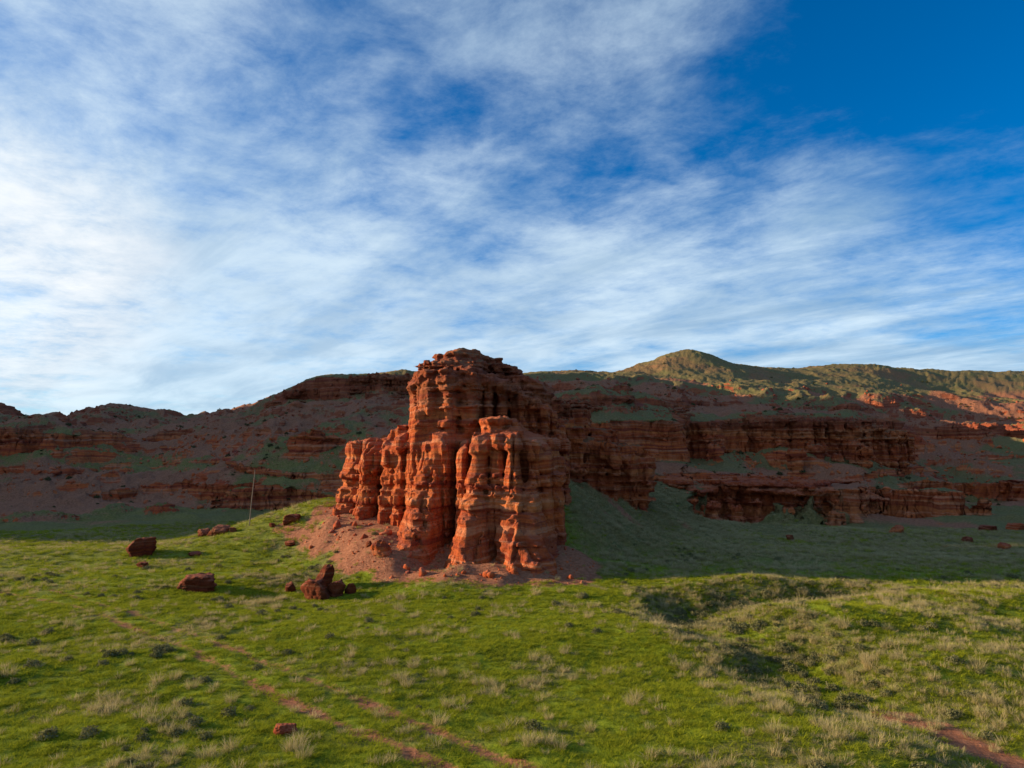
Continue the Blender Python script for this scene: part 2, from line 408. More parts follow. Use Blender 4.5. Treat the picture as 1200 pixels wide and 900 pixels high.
for _ in range(40):
    md = (lo_ + hi_) / 2; q = Tm(md, m0, d0) < cp[:, 2]; lo_ = np.where(q, md, lo_); hi_ = np.where(q, hi_, md)
cs = (lo_ + hi_) / 2
def K(d2): return 0.5 * d2 * np.log(d2 + 1e-12)
n_ = len(cp); A = np.zeros((n_ + 3, n_ + 3))
A[:n_, :n_] = K((cu[:, None] - cu) ** 2 + (cv[:, None] - cv) ** 2) + np.eye(n_) * 2e-5
A[:n_, n_] = 1; A[:n_, n_ + 1] = cu; A[:n_, n_ + 2] = cv; A[n_:, :n_] = A[:n_, n_:].T
sol = np.linalg.solve(A, np.concatenate([cs, [0, 0, 0]]))
GU = np.linspace(R(-86), R(86), 520); GV = np.linspace(math.log(11), math.log(620), 520)
gu, gv = np.meshgrid(GU, GV, indexing='ij')
G = np.zeros(gu.shape)
for i in range(n_):
    G += sol[i] * K((gu - cu[i]) ** 2 + (gv - cv[i]) ** 2)
G += sol[n_] + sol[n_ + 1] * gu + sol[n_ + 2] * gv
def bil(u, v):
    a = np.clip((u - GU[0]) / (GU[1] - GU[0]), 0, len(GU) - 1.001); b = np.clip((v - GV[0]) / (GV[1] - GV[0]), 0, len(GV) - 1.001)
    i = a.astype(np.int32); j = b.astype(np.int32); fa = a - i; fb = b - j
    return (G[i, j] * (1 - fa) + G[i + 1, j] * fa) * (1 - fb) + (G[i, j + 1] * (1 - fa) + G[i + 1, j + 1] * fa) * fb

WASH = [gp(1010, 698), gp(900, 700), gp(815, 706), gp(800, 722), gp(845, 742), gp(925, 768), gp(955, 798), gp(1030, 822), gp(1100, 848), gp(1160, 875), gp(1230, 905), gp(1400, 960)]
RUT_A = [gp(-40, 683), gp(90, 712), gp(200, 752), gp(300, 803), gp(345, 826), gp(420, 858), gp(500, 892), gp(600, 940)]
RUT_B = [gp(60, 690), gp(200, 735), gp(330, 785), gp(420, 820), gp(480, 846), gp(560, 878), gp(640, 912), gp(720, 950)]
RUT_C = [gp(200, 752), gp(270, 744), gp(320, 728), gp(360, 712)]
APRON = [(at(385, 622, 68)[:2]), (at(430, 650, 61)[:2]), (at(470, 668, 56.5)[:2]), (at(530, 672, 54.6)[:2]), (at(600, 676, 53.8)[:2]), (at(655, 674, 54.6)[:2]), (at(668, 640, 58)[:2])]
HUMPS = [(gp(900, 742), 7, 3.5, 0.7), (gp(1060, 745), 9, 4.0, 0.8), (gp(1150, 715), 12, 3.5, 0.9), (gp(700, 700), 7, 2.5, 0.45), (gp(850, 688), 8, 2.5, 0.6), (gp(870, 830), 4, 2.5, 0.35),
         (gp(1120, 790), 5, 2.5, 0.55), (gp(180, 720), 6, 3, 0.3), (gp(60, 780), 5, 2.5, 0.3), (gp(60, 650), 14, 4, 0.4), (gp(250, 640), 10, 4, 0.3), (gp(990, 880), 4, 2.0, 0.35), (gp(140, 850), 2.5, 1.5, 0.3)]
def height(x, y, full=True):
    """height of the ground and how strongly the beds cut it into cliffs"""
    x = np.asarray(x, float); y = np.asarray(y, float)
    u, v = tc(x, y); r = np.exp(v)
    near = 1 - sst(12, 20, r)
    side = sst(R(74), R(85), np.abs(np.arctan2(x, y)))
    far = sst(480, 600, r)
    s = bil(u, v)
    hill = sst(0.3, 3.0, s)                                            # 0 on the plain
    # gullies and spurs
    wx = x + 6 * pn(x / 25, y / 25, seed=25); wy = y + 6 * pn(x / 25 + 4, y / 25, seed=26)
    n1 = fbm(wx / 38, wy / 38, o=4, seed=21)
    rg = fbm(wx / 20 + 7, wy / 34, o=4, seed=31, ridged=True)
    amp = hill * sst(100, 150, r) * (1 - 0.65 * sst(24, 36, s))
    s = s + amp * (n1 * 1.5 + (rg - 0.5) * 2.1)
    s = s + sst(95, 115, r) * sst(-1.0, 2.5, s) * fbm(x / 9, y / 9, o=5, seed=41, gain=0.55) * 0.85 * (1 - 0.6 * sst(24, 33, s))
    m = cliffness(x, y)
    s = s + m * sst(0.5, 2.5, s) * (0.9 * (fbm(wx / 12, wy / 12, o=3, seed=46, ridged=True) - 0.5) + 0.5 * fbm(x / 5, y / 5, o=2, seed=47))
    dp = dip(x, y) * sst(90, 106, r)
    z = Tm(s, m, dp)
    z = z * (1 - near) * (1 - side) * (1 - far) + far * (6 * fbm(x / 300, y / 300, o=3, seed=61)) 
    if full:
        near_hum = (1 - sst(150, 260, r))
        z = z + near_hum * (0.11 * fbm(x / 3.2, y / 3.2, o=4, seed=71) + 0.28 * pn(x / 14, y / 11, seed=75))
        for (hx, hy), a, b, hgt in HUMPS:
            z = z + hgt * np.exp(-((x - hx) / a) ** 2 - ((y - hy) / b) ** 2)
        d, par = polydist(x + 0.9 * pn(x / 3, y / 3, seed=81), y + 0.7 * pn(x / 3 + 9, y / 3, seed=82), WASH)
        wd = 1.5 + 1.0 * pn(par * 1.3, par * 0 + 0.5, seed=83)
        z = z - np.interp(par, [0, 2.5, 5, 6.5, 8], [0.9, 0.95, 0.85, 0.5, 0.30]) * np.exp(-(d / (wd + 1.2)) ** 3) * sst(6, 16, r) 
        for rut in (RUT_A, RUT_B, RUT_C):
            dr, _ = polydist(x, y, rut); z = z - 0.07 * np.exp(-(dr / 0.45) ** 2)
        d_ap, _ = polydist(x, y, APRON); z = z + 0.75 * np.exp(-(d_ap / 2.6) ** 2) * (0.8 + 0.5 * pn(x / 2.2, y / 2.2, seed=88))
        # rills on the talus slope right of the butte
        tal = sst(0.2, 2, z) * (1 - sst(95, 110, r)) * sst(4, 12, x)
        ang = (x * 0.75 - y * 0.25)
        z = z + tal * 0.75 * fbm((x + y * 0.55) / 4.0, (y - x * 0.9) / 22.0, o=3, seed=91)
    return z, s, m

# polar sheet of ground round the camera's foot, rows gathered on the steep places
th = np.concatenate([np.linspace(-180, -86, 40)[:-1], np.linspace(-86, -41, 110)[:-1], np.linspace(-41, 41, 1250)[:-1], np.linspace(41, 86, 70)[:-1], np.linspace(86, 180, 40)])
th = np.radians(th); NC = len(th)
rf = np.exp(np.linspace(math.log(2.0), math.log(620), 2600))
RR, TH = np.meshgrid(rf, th)
hz, _, _ = height(RR * np.sin(TH), RR * np.cos(TH), full=False)
dr_ = np.diff(rf); dh = np.diff(hz, axis=1)
wgt = np.sqrt((0.55 * dr_ / rf[:-1]) ** 2 * (1.0) + (1.3 * dh / rf[:-1]) ** 2)
wgt += 0.25 * wgt.mean(axis=1, keepdims=True)
wgt *= np.where(rf[:-1] < 18, 0.25, 1.0) * np.where(rf[:-1] > 330, 0.5, 1.0)
kk = np.ones(9) / 9
cum = np.concatenate([np.zeros((NC, 1)), np.cumsum(wgt, axis=1)], axis=1); cum /= cum[:, -1:]
NR = 640
rr = np.empty((NC, NR))
for i in range(NC): rr[i] = np.interp(np.linspace(0, 1, NR), cum[i], rf)
sm = rr.copy()
for _ in range(30): sm[1:-1] = (sm[:-2] + sm[1:-1] * 2 + sm[2:]) / 4
rr = sm
rr = np.concatenate([rr, np.tile(np.array([700, 900, 1300, 2200, 4000, 8000.0]), (NC, 1))], axis=1); NRt = rr.shape[1]
TH = np.tile(th[:, None], (1, NRt)); X = rr * np.sin(TH); Y = rr * np.cos(TH)
Z, S, Mk = height(X, Y)
print('terrain heights', round(time.time() - T0, 1))
def grads(Z, X, Y):
    # gradient in plan from the curvilinear grid
    Xa, Xb = np.gradient(X); Ya, Yb = np.gradient(Y); Za, Zb = np.gradient(Z)
    det = Xa * Yb - Xb * Ya; det = np.where(np.abs(det) < 1e-9, 1e-9, det)
    return (Za * Yb - Zb * Ya) / det, (Xa * Zb - Xb * Za) / det
gx, gy = grads(Z, X, Y); sl_ = np.hypot(gx, gy)
steep = sst(0.55, 1.6, sl_) * sst(88, 108, rr) * (1 - sst(450, 550, rr))
for _ in range(2): steep[1:-1, 1:-1] = np.maximum(steep[1:-1, 1:-1], 0.25 * (steep[:-2, 1:-1] + steep[2:, 1:-1] + steep[1:-1, :-2] + steep[1:-1, 2:]))
ox = -gx / np.maximum(sl_, 1e-6); oy = -gy / np.maximum(sl_, 1e-6)
zb = Z + 0.6 * pn(X / 18, Y / 18, seed=101)
flute = fbm(X / 2.6, Y / 2.6, Z / 14, o=3, seed=111)
blk = fbm(X / 1.3, Y / 1.3, Z / 0.9, o=2, seed=121)
crease = 0.5 - 1.7 * np.abs(pn(X / 4.2, Y / 4.2, Z / 30, seed=117))
dsp = steep * (0.75 * beds(zb) * np.clip(0.7 + pn(X / 12, Y / 12, Z / 6, seed=118), 0.15, 1.5) + 0.8 * flute + 1.1 * crease + 1.1 * pn(X / 8, Y / 8, Z / 40, seed=119) + 0.35 * blk)
X2 = X + ox * dsp; Y2 = Y + oy * dsp
Z2 = Z + 0.10 * blk * sst(100, 140, rr) + 0.25 * sst(100, 140, rr) * (1 - steep) * fbm(X / 2.2, Y / 2.2, o=3, seed=131)

# what grows or lies where
d_wash, p_wash = polydist(X, Y, WASH)
soil = np.zeros_like(Z)
for rut, k in ((RUT_A, 0.62), (RUT_B, 0.6), (RUT_C, 0.45)):
    dd, pp = polydist(X + 0.3 * pn(X, Y, seed=141), Y, rut)
    soil = np.maximum(soil, k * np.exp(-(dd / 0.5) ** 2) * (1.1 + 0.35 * pn(pp * 3.1, pp * 0 + 2.5, seed=142)) * np.where(pp > 2.9, 1.15, 0.8))
fade = sst(-0.15, 0.25, pn(p_wash * 1.1, p_wash * 0 + 0.3, seed=143)) * sst(6.2, 7.5, p_wash)
soil = np.maximum(soil, 0.95 * np.exp(-(d_wash / 1.1) ** 2) * np.clip(fade + sst(8.0, 9.5, p_wash), 0, 1))
d_ap, _ = polydist(X, Y, APRON); d_in, _ = polydist(X, Y, [at(420, 620, 73)[:2], at(480, 620, 68)[:2], at(520, 650, 61)[:2], at(600, 650, 58)[:2]]); d_ap = np.minimum(d_ap, np.maximum(d_in - 2.5, 0))
soil = np.maximum(soil, 1.0 - sst(1.2, 4.0, d_ap + 1.4 * fbm(X / 2.5, Y / 2.5, o=4, seed=144)))
SCAR = [at(330, 632, 72)[:2], at(385, 622, 67)[:2]]; d_sc, _ = polydist(X, Y, SCAR)
soil = np.maximum(soil, 0.8 * (1 - sst(0.5, 1.6, d_sc + 0.6 * fbm(X / 2, Y / 2, o=2, seed=145))))
hillr = sst(104, 120, rr)
hn = fbm(X / 30, Y / 30, o=4, seed=151)
soil_h = sst(-0.1, 0.5, hn + 0.15) * 0.85 + 0.25 * sst(0.3, 0.8, sl_)
lowcut = 1 - sst(27, 36, Z)                 # higher slopes are greener
left = 1 - sst(-30, 10, X)
soil = np.maximum(soil, hillr * np.clip(soil_h * (0.5 + 0.5 * lowcut) + 0.10 * lowcut + 0.2 * left, 0, 1))
scar = sst(0.05, 0.5, fbm((X + 0.55 * Y) / 5, (Y - 0.9 * X) / 24, o=2, seed=92)) * sst(0.3, 1.5, Z) * (1 - sst(98, 112, rr)) * sst(5, 10, X)
soil = np.maximum(soil, 0.8 * scar)
rock = sst(0.5, 1.0, sl_) * hillr * (1 - 0.6 * (1 - lowcut) * sst(0, 10, X))
rock = np.maximum(rock, hillr * 0.75 * sst(0.45, 0.9, fbm(X / 7, Y / 7, o=3, seed=152)) * lowcut)
HOLLOWS = [(gp(815, 712), 7, 3), (gp(940, 798), 4.5, 2.0)]
tanpatch = fbm(X / 7, Y / 5, o=4, seed=161)
dry = np.clip(0.18 + 0.75 * sst(0.0, 0.7, tanpatch), 0, 1)
dry = np.maximum(dry, 0.75 * np.exp(-((d_wash - 2.6) / 1.6) ** 2) * (Y < 60) * (X > 0))
RIM = [gp(30, 620), gp(200, 635), gp(330, 612), gp(390, 596)]; d_rim, _ = polydist(X, Y, RIM)
dry = np.maximum(dry, 0.5 * np.exp(-(d_rim / 9) ** 2))
dry = np.where((X > 8) & (Y < 56), np.maximum(dry, 0.42 + 0.3 * tanpatch), dry)
lush = (1 - sst(60, 100, rr) * 0.75) * (1 - sst(12, 20, Z))
dry = np.maximum(dry, 0.5 * sst(5, 12, X) * sst(56, 62, Y) * (1 - sst(100, 115, rr)))
lush = np.clip(lush * (1 - (0.55 + 0.4 * sst(0.4, 2.0, Z)) * sst(58, 68, Y) * sst(2, 8, X)), 0.0, 1)
ATT = {k: a.ravel() for k, a in dict(soil=soil, dry=dry, rock=rock, lush=lush).items()}
V = np.stack([X2, Y2, Z2], -1).reshape(-1, 3)
ii, jj = np.meshgrid(np.arange(NC - 1), np.arange(NRt - 1), indexing='ij')
a0 = (ii * NRt + jj).ravel(); F = np.stack([a0, a0 + 1, a0 + NRt + 1, a0 + NRt], 1)   # normals up
fth = 0.25 * (TH[:-1, :-1] + TH[1:, :-1] + TH[:-1, 1:] + TH[1:, 1:]).ravel(); frr = 0.25 * (rr[:-1, :-1] + rr[1:, :-1] + rr[:-1, 1:] + rr[1:, 1:]).ravel()
fpx = 600 + FPX * np.tan(np.clip(fth, R(-80), R(80))); fY = frr * np.cos(fth)
frontal = np.abs(fth) < R(86)
foot = np.interp(fpx, [-400, 0, 200, 300, 470, 540, 620, 700, 760, 800, 900, 1000, 1045, 1120, 1200, 1500], [116, 116, 118, 118, 118, 112, 96, 98, 100, 100, 104, 102, 106, 118, 134, 130])
is_hill = frontal & (fY > foot) & (frr < 560)
isl = is_hill & (fpx < 560)
L_off = isl & (fpx < -60)
L_crag = isl & ~L_off & (fpx > 290) & (fY > 196)
L_back = isl & ~L_off & ~L_crag & (fY > np.interp(fpx, [0, 100, 130, 200, 290], [225, 208, 196, 190, 190]))
L_knoll = isl & ~L_off & ~L_crag & ~L_back & (fpx < np.interp(fY, [110, 140, 180, 210], [200, 190, 150, 140]))
L_mid = isl & ~L_off & ~L_crag & ~L_back & ~L_knoll
isr = is_hill & ~isl
R_low = isr & (fY < np.interp(fpx, [560, 700, 812, 900, 1000, 1045, 1080, 1200], [100, 104, 122, 124, 122, 128, 140, 150])) 
R_peak = isr & ~R_low & (fY > np.interp(fpx, [560, 620, 700, 812, 900, 1050, 1200], [165, 170, 170, 190, 195, 215, 230]))
R_cliff = isr & ~R_low & ~R_peak
def setting(name, keep, label, cat):
    o = submesh(name, V, F, keep, M_terrain, ATT); tag(o, label, cat, kind='structure'); return o
setting('ground', ~is_hill, 'green grassy plain crossed by wheel ruts and a dry wash, running up to the red hills', 'ground')
setting('hill', L_off, 'unseen red ridge left of the shaded knoll, raised to shade the hills', 'hill')
setting('hill', L_knoll, 'shaded red knoll with a dark rounded ledge on top at the far left of the valley', 'hill')
setting('hill', L_mid, 'shaded banded red hillside behind the utility pole with a green gully on its left', 'hill')
setting('hill', L_back, 'low rounded hill crest on the skyline left of the craggy mesa', 'hill')
setting('mesa', L_crag, 'craggy flat-topped red mesa on the skyline just left of the butte', 'mesa')
setting('hill', R_low, 'shaded foot slope of the right-hand hills between their lowest ledges', 'hill')
setting('hill', R_cliff, 'shaded middle slopes of the right-hand hills round the upper red cliffs', 'hill')
setting('hill', R_peak, 'green and red hill with a rounded peak on the skyline right of the butte', 'hill')
print('terrain meshes', round(time.time() - T0, 1))

# ------------------------------------------------------------------ rock masses from a density field
def surface_nets(f, org, h):
    """f: samples on a grid, negative inside; returns vertices and quads"""
    s = f < 0
    nx, ny, nz = f.shape
    c = [s[i:nx - 1 + i, j:ny - 1 + j, k:nz - 1 + k] for i in (0, 1) for j in (0, 1) for k in (0, 1)]
    cnt = sum(q.astype(np.int8) for q in c)
    act = (cnt > 0) & (cnt < 8)
    I, J, Kk = np.nonzero(act)
    idx = np.full(act.shape, -1, np.int32); idx[I, J, Kk] = np.arange(len(I), dtype=np.int32)
    acc = np.zeros((len(I), 3), np.float32); num = np.zeros(len(I), np.float32)
    corner = [(i, j, k) for i in (0, 1) for j in (0, 1) for k in (0, 1)]
    for a in range(8):
        for b in range(a + 1, 8):
            ca, cb = corner[a], corner[b]
            if sum(abs(p - q) for p, q in zip(ca, cb)) != 1: continue
            fa = f[I + ca[0], J + ca[1], Kk + ca[2]]; fb = f[I + cb[0], J + cb[1], Kk + cb[2]]
            m = (fa < 0) != (fb < 0); t = np.where(m, fa / np.where(fa == fb, 1, fa - fb), 0).astype(np.float32)
            for ax in range(3): acc[:, ax] += np.where(m, ca[ax] + t * (cb[ax] - ca[ax]), 0)
            num += m
    Vv = (acc / num[:, None] + np.stack([I, J, Kk], 1)) * h + np.array(org)
    quads = []
    for ax in range(3):
        sl0 = [slice(None)] * 3; sl1 = [slice(None)] * 3; sl0[ax] = slice(0, -1); sl1[ax] = slice(1, None)
        A0 = s[tuple(sl0)]; A1 = s[tuple(sl1)]
        P_ = np.nonzero(A0 != A1); P_ = [p.copy() for p in P_]
        b1, b2 = (ax + 1) % 3, (ax + 2) % 3
        ok = (P_[b1] > 0) & (P_[b2] > 0) & (P_[b1] < f.shape[b1] - 1) & (P_[b2] < f.shape[b2] - 1)
        P_ = [p[ok] for p in P_]; inside = A0[tuple(P_)]
        def cell(d1, d2):
            q = [p.copy() for p in P_]; q[b1] = q[b1] - d1; q[b2] = q[b2] - d2; return idx[tuple(q)]
        q = np.stack([cell(1, 1), cell(0, 1), cell(0, 0), cell(1, 0)], 1)
        q = np.where(inside[:, None], q, q[:, ::-1]); quads.append(q)
    return Vv, np.concatenate(quads)

def smin(a, b, k):
    h_ = np.clip(0.5 + 0.5 * (b - a) / k, 0, 1); return b + (a - b) * h_ - k * h_ * (1 - h_)

class Mass:
    """columns of rock: each has a foot, a top, a taper and a flare"""
    def __init__(s): s.c = []
    def col(s, cx, cy, rx, ry, z0, z1, rtop=0.7, p=1.0, cap=0.0, capz=0.0, rot=0.0, flare=0.0, slope=(0, 0), part=0, lean=(0, 0), sq=2.6):
        s.c.append(dict(cx=cx, cy=cy, rx=rx, ry=ry, z0=z0, z1=z1, rt=rtop, p=p, cap=cap, capz=capz, rot=rot, fl=flare, sl=slope, part=part, lean=lean, sq=sq))
    def dist(s, c, x, y, z):
        t = np.clip((z - c['z0']) / (c['z1'] - c['z0']), 0, 1)
        k = c['rt'] + (1 - c['rt']) * (1 - t) ** c['p'] + c['fl'] * np.exp(-np.maximum(z - c['z0'], 0) / 1.6)
        X_ = x - c['cx'] - c['lean'][0] * t; Y_ = y - c['cy'] - c['lean'][1] * t
        if c['rot']:
            ca, sa = math.cos(c['rot']), math.sin(c['rot']); X_, Y_ = X_ * ca + Y_ * sa, -X_ * sa + Y_ * ca
        q = c['sq']
        rho = ((np.abs(X_) / c['rx']) ** q + (np.abs(Y_) / c['ry']) ** q) ** (1 / q)
        mn = min(c['rx'], c['ry'])
        d = (rho - k) * mn * (1.0 if c['rx'] < 2.2 * mn and c['ry'] < 2.2 * mn else 1.25)
        if c['cap']:
            tz = c['z1'] - c['capz']; d = d - c['cap'] * sst(tz - 0.35, tz + 0.15, z)
        top = z - (c['z1'] + c['sl'][0] * X_ + c['sl'][1] * Y_)
        return -smin(-d, -top, 0.55)
    def field(s, x, y, z, k=0.35):
        f = None
        for c in s.c:
            d = s.dist(c, x, y, z).astype(np.float32)
            f = d if f is None else smin(f, d, k)
        return f
    def owner(s, x, y, z):
        best = None; own = None
        for c in s.c:
            d = s.dist(c, x, y, z)
            if best is None: best = d; own = np.full(x.shape, c['part'])
            else:
                m = d < best; best = np.where(m, d, best); own = np.where(m, c['part'], own)
        return own

def carve(mass, lo, hi, h, detail, k=0.35, near=1.7):
    n = [int(math.ceil((b - a) / h / 4) * 4) for a, b in zip(lo, hi)]
    g4 = [a + (np.arange(m // 4) * 4 + 1.5) * h for a, m in zip(lo, n)]
    fc = mass.field(*np.meshgrid(*[q.astype(np.float32) for q in g4], indexing='ij'), k=k)
    f = np.repeat(np.repeat(np.repeat(fc, 4, 0), 4, 1), 4, 2)
    I, J, Q = np.nonzero(np.abs(f) < near + 4 * h)
    x = (lo[0] + I * h).astype(np.float32); y = (lo[1] + J * h).astype(np.float32); z = (lo[2] + Q * h).astype(np.float32)
    fv = mass.field(x, y, z, k=k)
    m = np.abs(fv) < near
    fv[m] = fv[m] + detail(x[m], y[m], z[m], fv[m])
    f[I, J, Q] = fv
    f[0] = f[-1] = 1; f[:, 0] = f[:, -1] = 1; f[:, :, -1] = 1
    return surface_nets(f, lo, h)

def rock_detail(strat=0.32, flu=0.38, blk=0.13, seed=200, butte=True):
    def d(x, y, z, f):
        zb = z + 0.5 * pn(x / 9, y / 9, z / 9, seed=seed) + 0.12 * pn(x / 1.3, y / 1.3, z / 1.3, seed=seed + 12)
        am = np.clip(0.55 + 0.8 * pn(x / 4, y / 4, z / 3, seed=seed + 1), 0.1, 1.4)
        if butte: am = am * np.interp(z, [0, 4.5, 5.3, 8.3, 9, 13.5, 15.5, 22], [0.25, 0.40, 1.15, 1.15, 0.5, 0.6, 0.9, 0.8])
        b_ = beds(zb); kid = bed_id(zb)
        o = -strat * am * b_
        own_ = pn(x / 1.15 + 13.37 * kid, y / 1.15 + 7.71 * kid, seed=seed + 20); o -= strat * (0.12 + 0.75 * am) * np.clip(own_ * 1.6, -0.8, 0.8)
        up = sst(14.5, 16.5, z) if butte else 0.0
        fl = pn(x / 1.8, y / 1.8, z / 20, seed=seed + 2); o -= flu * (1 - 0.7 * up) * (0.25 - 1.7 * np.abs(fl))           # ribs with sharp creases
        o -= flu * (1 - 0.4 * up) * 0.62 * (0.45 - 1.7 * np.abs(pn(x / 0.8 + 0.15 * b_, y / 0.8, z / 7.5, seed=seed + 3)))
        o -= (0.10 + 0.2 * up) * pn(x / 4.5, y / 4.5, z / 9, seed=seed + 4)
        if butte: o -= up * 0.26 * (0.45 - 1.5 * np.abs(pn(x / 1.6, y / 1.6, z / 1.1, seed=seed + 8)))
        n5 = fbm(x / 0.55, y / 0.55, z / (2.4 - 1.7 * up) + 3.1 * kid * (0.25 + 0.75 * up), o=3, seed=seed + 5, gain=0.65); o -= (blk + 0.05) * n5
        jt = pn(x / 2.6 + 9, y / 2.6, z / 40, seed=seed + 13); o += 0.55 * np.exp(-(jt / 0.035) ** 2) * (0.5 + 0.5 * am)       # upright joints
        o += 0.2 * up * sst(0.66, 0.9, pn(x / 1.6, y / 1.6, z / 1.0, seed=seed + 9))
        return o
    return d

def pxz(px, py, Y):
    a = at(px, py, Y); return a[0], a[2]
B = Mass()
def colpx(M, px, Y, wpx, depth, ytop, yb=None, z0=-1.5, **kw):
    """a column seen centred at px, wpx wide at its foot, its front Y away, its top at photo row ytop"""
    X_, zt = pxz(px, ytop, Y); M.col(X_, Y + depth * 0.35, wpx / 2 / FPX * Y, depth / 2, z0, zt, **kw)
# left wall of pillars (part 1..3)
colpx(B, 402, 71.6, 38, 6.5, 538, z0=2.0, rtop=0.52, p=1.0, cap=0.40, capz=1.9, flare=.08, part=1, lean=(1.0, 0.8), slope=(.25, .15))
colpx(B, 414, 73.3, 20, 5, 532, z0=2.0, rtop=0.8, cap=0.2, capz=1.5, part=1, slope=(.2, .1))
colpx(B, 424, 69.6, 36, 6, 523, z0=1.2, rtop=0.46, p=1.0, cap=0.40, capz=2.5, flare=.10, part=2, lean=(1.0, 0.6), slope=(.25, .2))
colpx(B, 439, 71.3, 18, 5, 516, z0=1.2, rtop=0.8, cap=0.2, capz=1.5, part=2, slope=(.2, .1))
colpx(B, 452, 68.2, 25, 6, 512, z0=1.2, rtop=0.55, cap=0.36, capz=2.8, flare=.1, part=3, lean=(.5, .3), slope=(.1, .3))
colpx(B, 467, 67.4, 20, 6, 504, z0=1.2, rtop=0.66, cap=0.3, capz=2.0, flare=.1, part=3, lean=(.3, .3), slope=(.1, .3))
colpx(B, 437, 73.0, 74, 8, 514, z0=1.2, rtop=0.88, cap=0.2, capz=1.6, part=2, slope=(.12, 0))
colpx(B, 470, 70.0, 30, 6, 500, z0=1.2, rtop=0.95, part=3, slope=(.3, 0))
# central buttress (part 4)
colpx(B, 490, 60.6, 68, 11.0, 456, z0=0.4, rtop=0.34, p=1.0, flare=.06, part=4, lean=(1.7, 4.6), sq=2.3)
colpx(B, 471, 59.0, 32, 5.0, 580, z0=0.4, rtop=0.30, p=0.9, flare=.15, part=4, lean=(1.7, 2.4), sq=2.2)
colpx(B, 484, 64.8, 18, 6, 470, z0=0.4, rtop=0.7, flare=.1, part=4, lean=(.3, 0.8), slope=(0, .4))
colpx(B, 517, 63.6, 34, 6, 500, z0=0.4, rtop=0.74, flare=.1, part=4, slope=(-.1, .6))
colpx(B, 508, 67.0, 70, 9, 474, z0=0.4, rtop=0.88, part=4)
# the right front group (part 5, 6, 7)
colpx(B, 550, 56.4, 58, 7.5, 509, z0=0.3, rtop=0.10, p=1.05, cap=0.48, capz=1.5, flare=.06, part=5, lean=(0.75, 2.2), slope=(0, .3), sq=2.2)
colpx(B, 541, 61.6, 18, 5, 522, z0=0.3, rtop=0.6, part=5, slope=(.5, .4))
colpx(B, 583, 59.0, 22, 3.5, 508, z0=3.3, rtop=0.40, p=1.0, cap=.28, capz=1.2, part=5, lean=(.1, 1.0))
colpx(B, 602, 56.8, 42, 5.0, 505, z0=3.0, rtop=0.08, p=1.05, cap=0.50, capz=1.5, flare=.06, part=6, lean=(-0.05, 1.7), sq=2.2)
colpx(B, 622, 55.0, 76, 8.5, 570, z0=0.3, rtop=0.22, p=1.0, cap=0.12, capz=.7, flare=.06, part=6, lean=(-0.2, 1.6), sq=2.4)
colpx(B, 600, 54.4, 26, 7, 572, z0=0.3, rtop=0.22, p=1.0, flare=.12, part=6, lean=(0.8, 1.9), sq=1.8)
colpx(B, 586, 58.6, 40, 5, 572, z0=0.3, rtop=0.75, part=6)
colpx(B, 628, 58.6, 24, 4.5, 517, z0=1, rtop=0.40, p=1.0, cap=0.32, capz=1.6, part=7, lean=(-0.1, .8))
colpx(B, 644, 59.0, 28, 5.0, 530, z0=.5, rtop=0.40, p=1.0, cap=0.28, capz=1.6, part=7, lean=(-0.3, .8))
colpx(B, 654, 60.7, 26, 6.0, 556, z0=0.3, rtop=0.7, p=1.0, cap=0.25, capz=1.0, flare=.06, part=7, lean=(-0.3, .6))
colpx(B, 628, 62.2, 44, 6, 512, z0=0.3, rtop=0.85, part=7, slope=(-.45, .2))
colpx(B, 586, 63.6, 76, 7, 503, z0=0.3, rtop=0.9, part=8, slope=(0, .3))
colpx(B, 588, 61.6, 46, 5, 500, z0=8.6, rtop=0.95, cap=0.15, capz=.5, part=8, slope=(0.0, 0.35))
colpx(B, 579, 63.0, 34, 4, 488, z0=9.0, rtop=0.9, cap=0.3, capz=.5, part=8, slope=(.1, 0))
# the tower above (part 9 = tower, 10 = cap)
colpx(B, 530, 68.6, 92, 11, 462, z0=0, rtop=0.93, part=9)
for px_, w_, yt, Yq in ((485, 20, 446, 67.4), (501, 19, 441, 66.4), (520, 22, 438, 65.8), (537, 15, 444, 66.2), (557, 14, 440, 66.6), (571, 15, 440, 67.2), (588, 18, 446, 68.4), (602, 15, 452, 69.4)):
    colpx(B, px_, Yq, w_, 5.0, yt, z0=8, rtop=0.62, p=0.8, cap=0.30, capz=1.0, part=9)
colpx(B, 529, 68.0, 104, 11, 437, z0=15.2, rtop=0.96, part=10, sq=2.3)
colpx(B, 529, 67.6, 98, 10, 424, z0=15.2, rtop=0.80, p=1.5, cap=0.1, capz=1.0, part=10, sq=2.2)
colpx(B, 534, 68.4, 92, 9.5, 415, z0=15.2, rtop=0.68, p=1.6, part=10, sq=2.1)
colpx(B, 541, 69.6, 72, 9, 409, z0=15.2, rtop=0.66, p=1.6, part=10, sq=2.0)
colpx(B, 503, 66.2, 34, 4, 431, z0=15.6, rtop=1.0, part=10, sq=2)
colpx(B, 524, 65.6, 28, 4, 429, z0=15.6, rtop=1.0, part=10, sq=2)
colpx(B, 550, 66.0, 30, 4, 428, z0=15.6, rtop=1.0, part=10, sq=2)
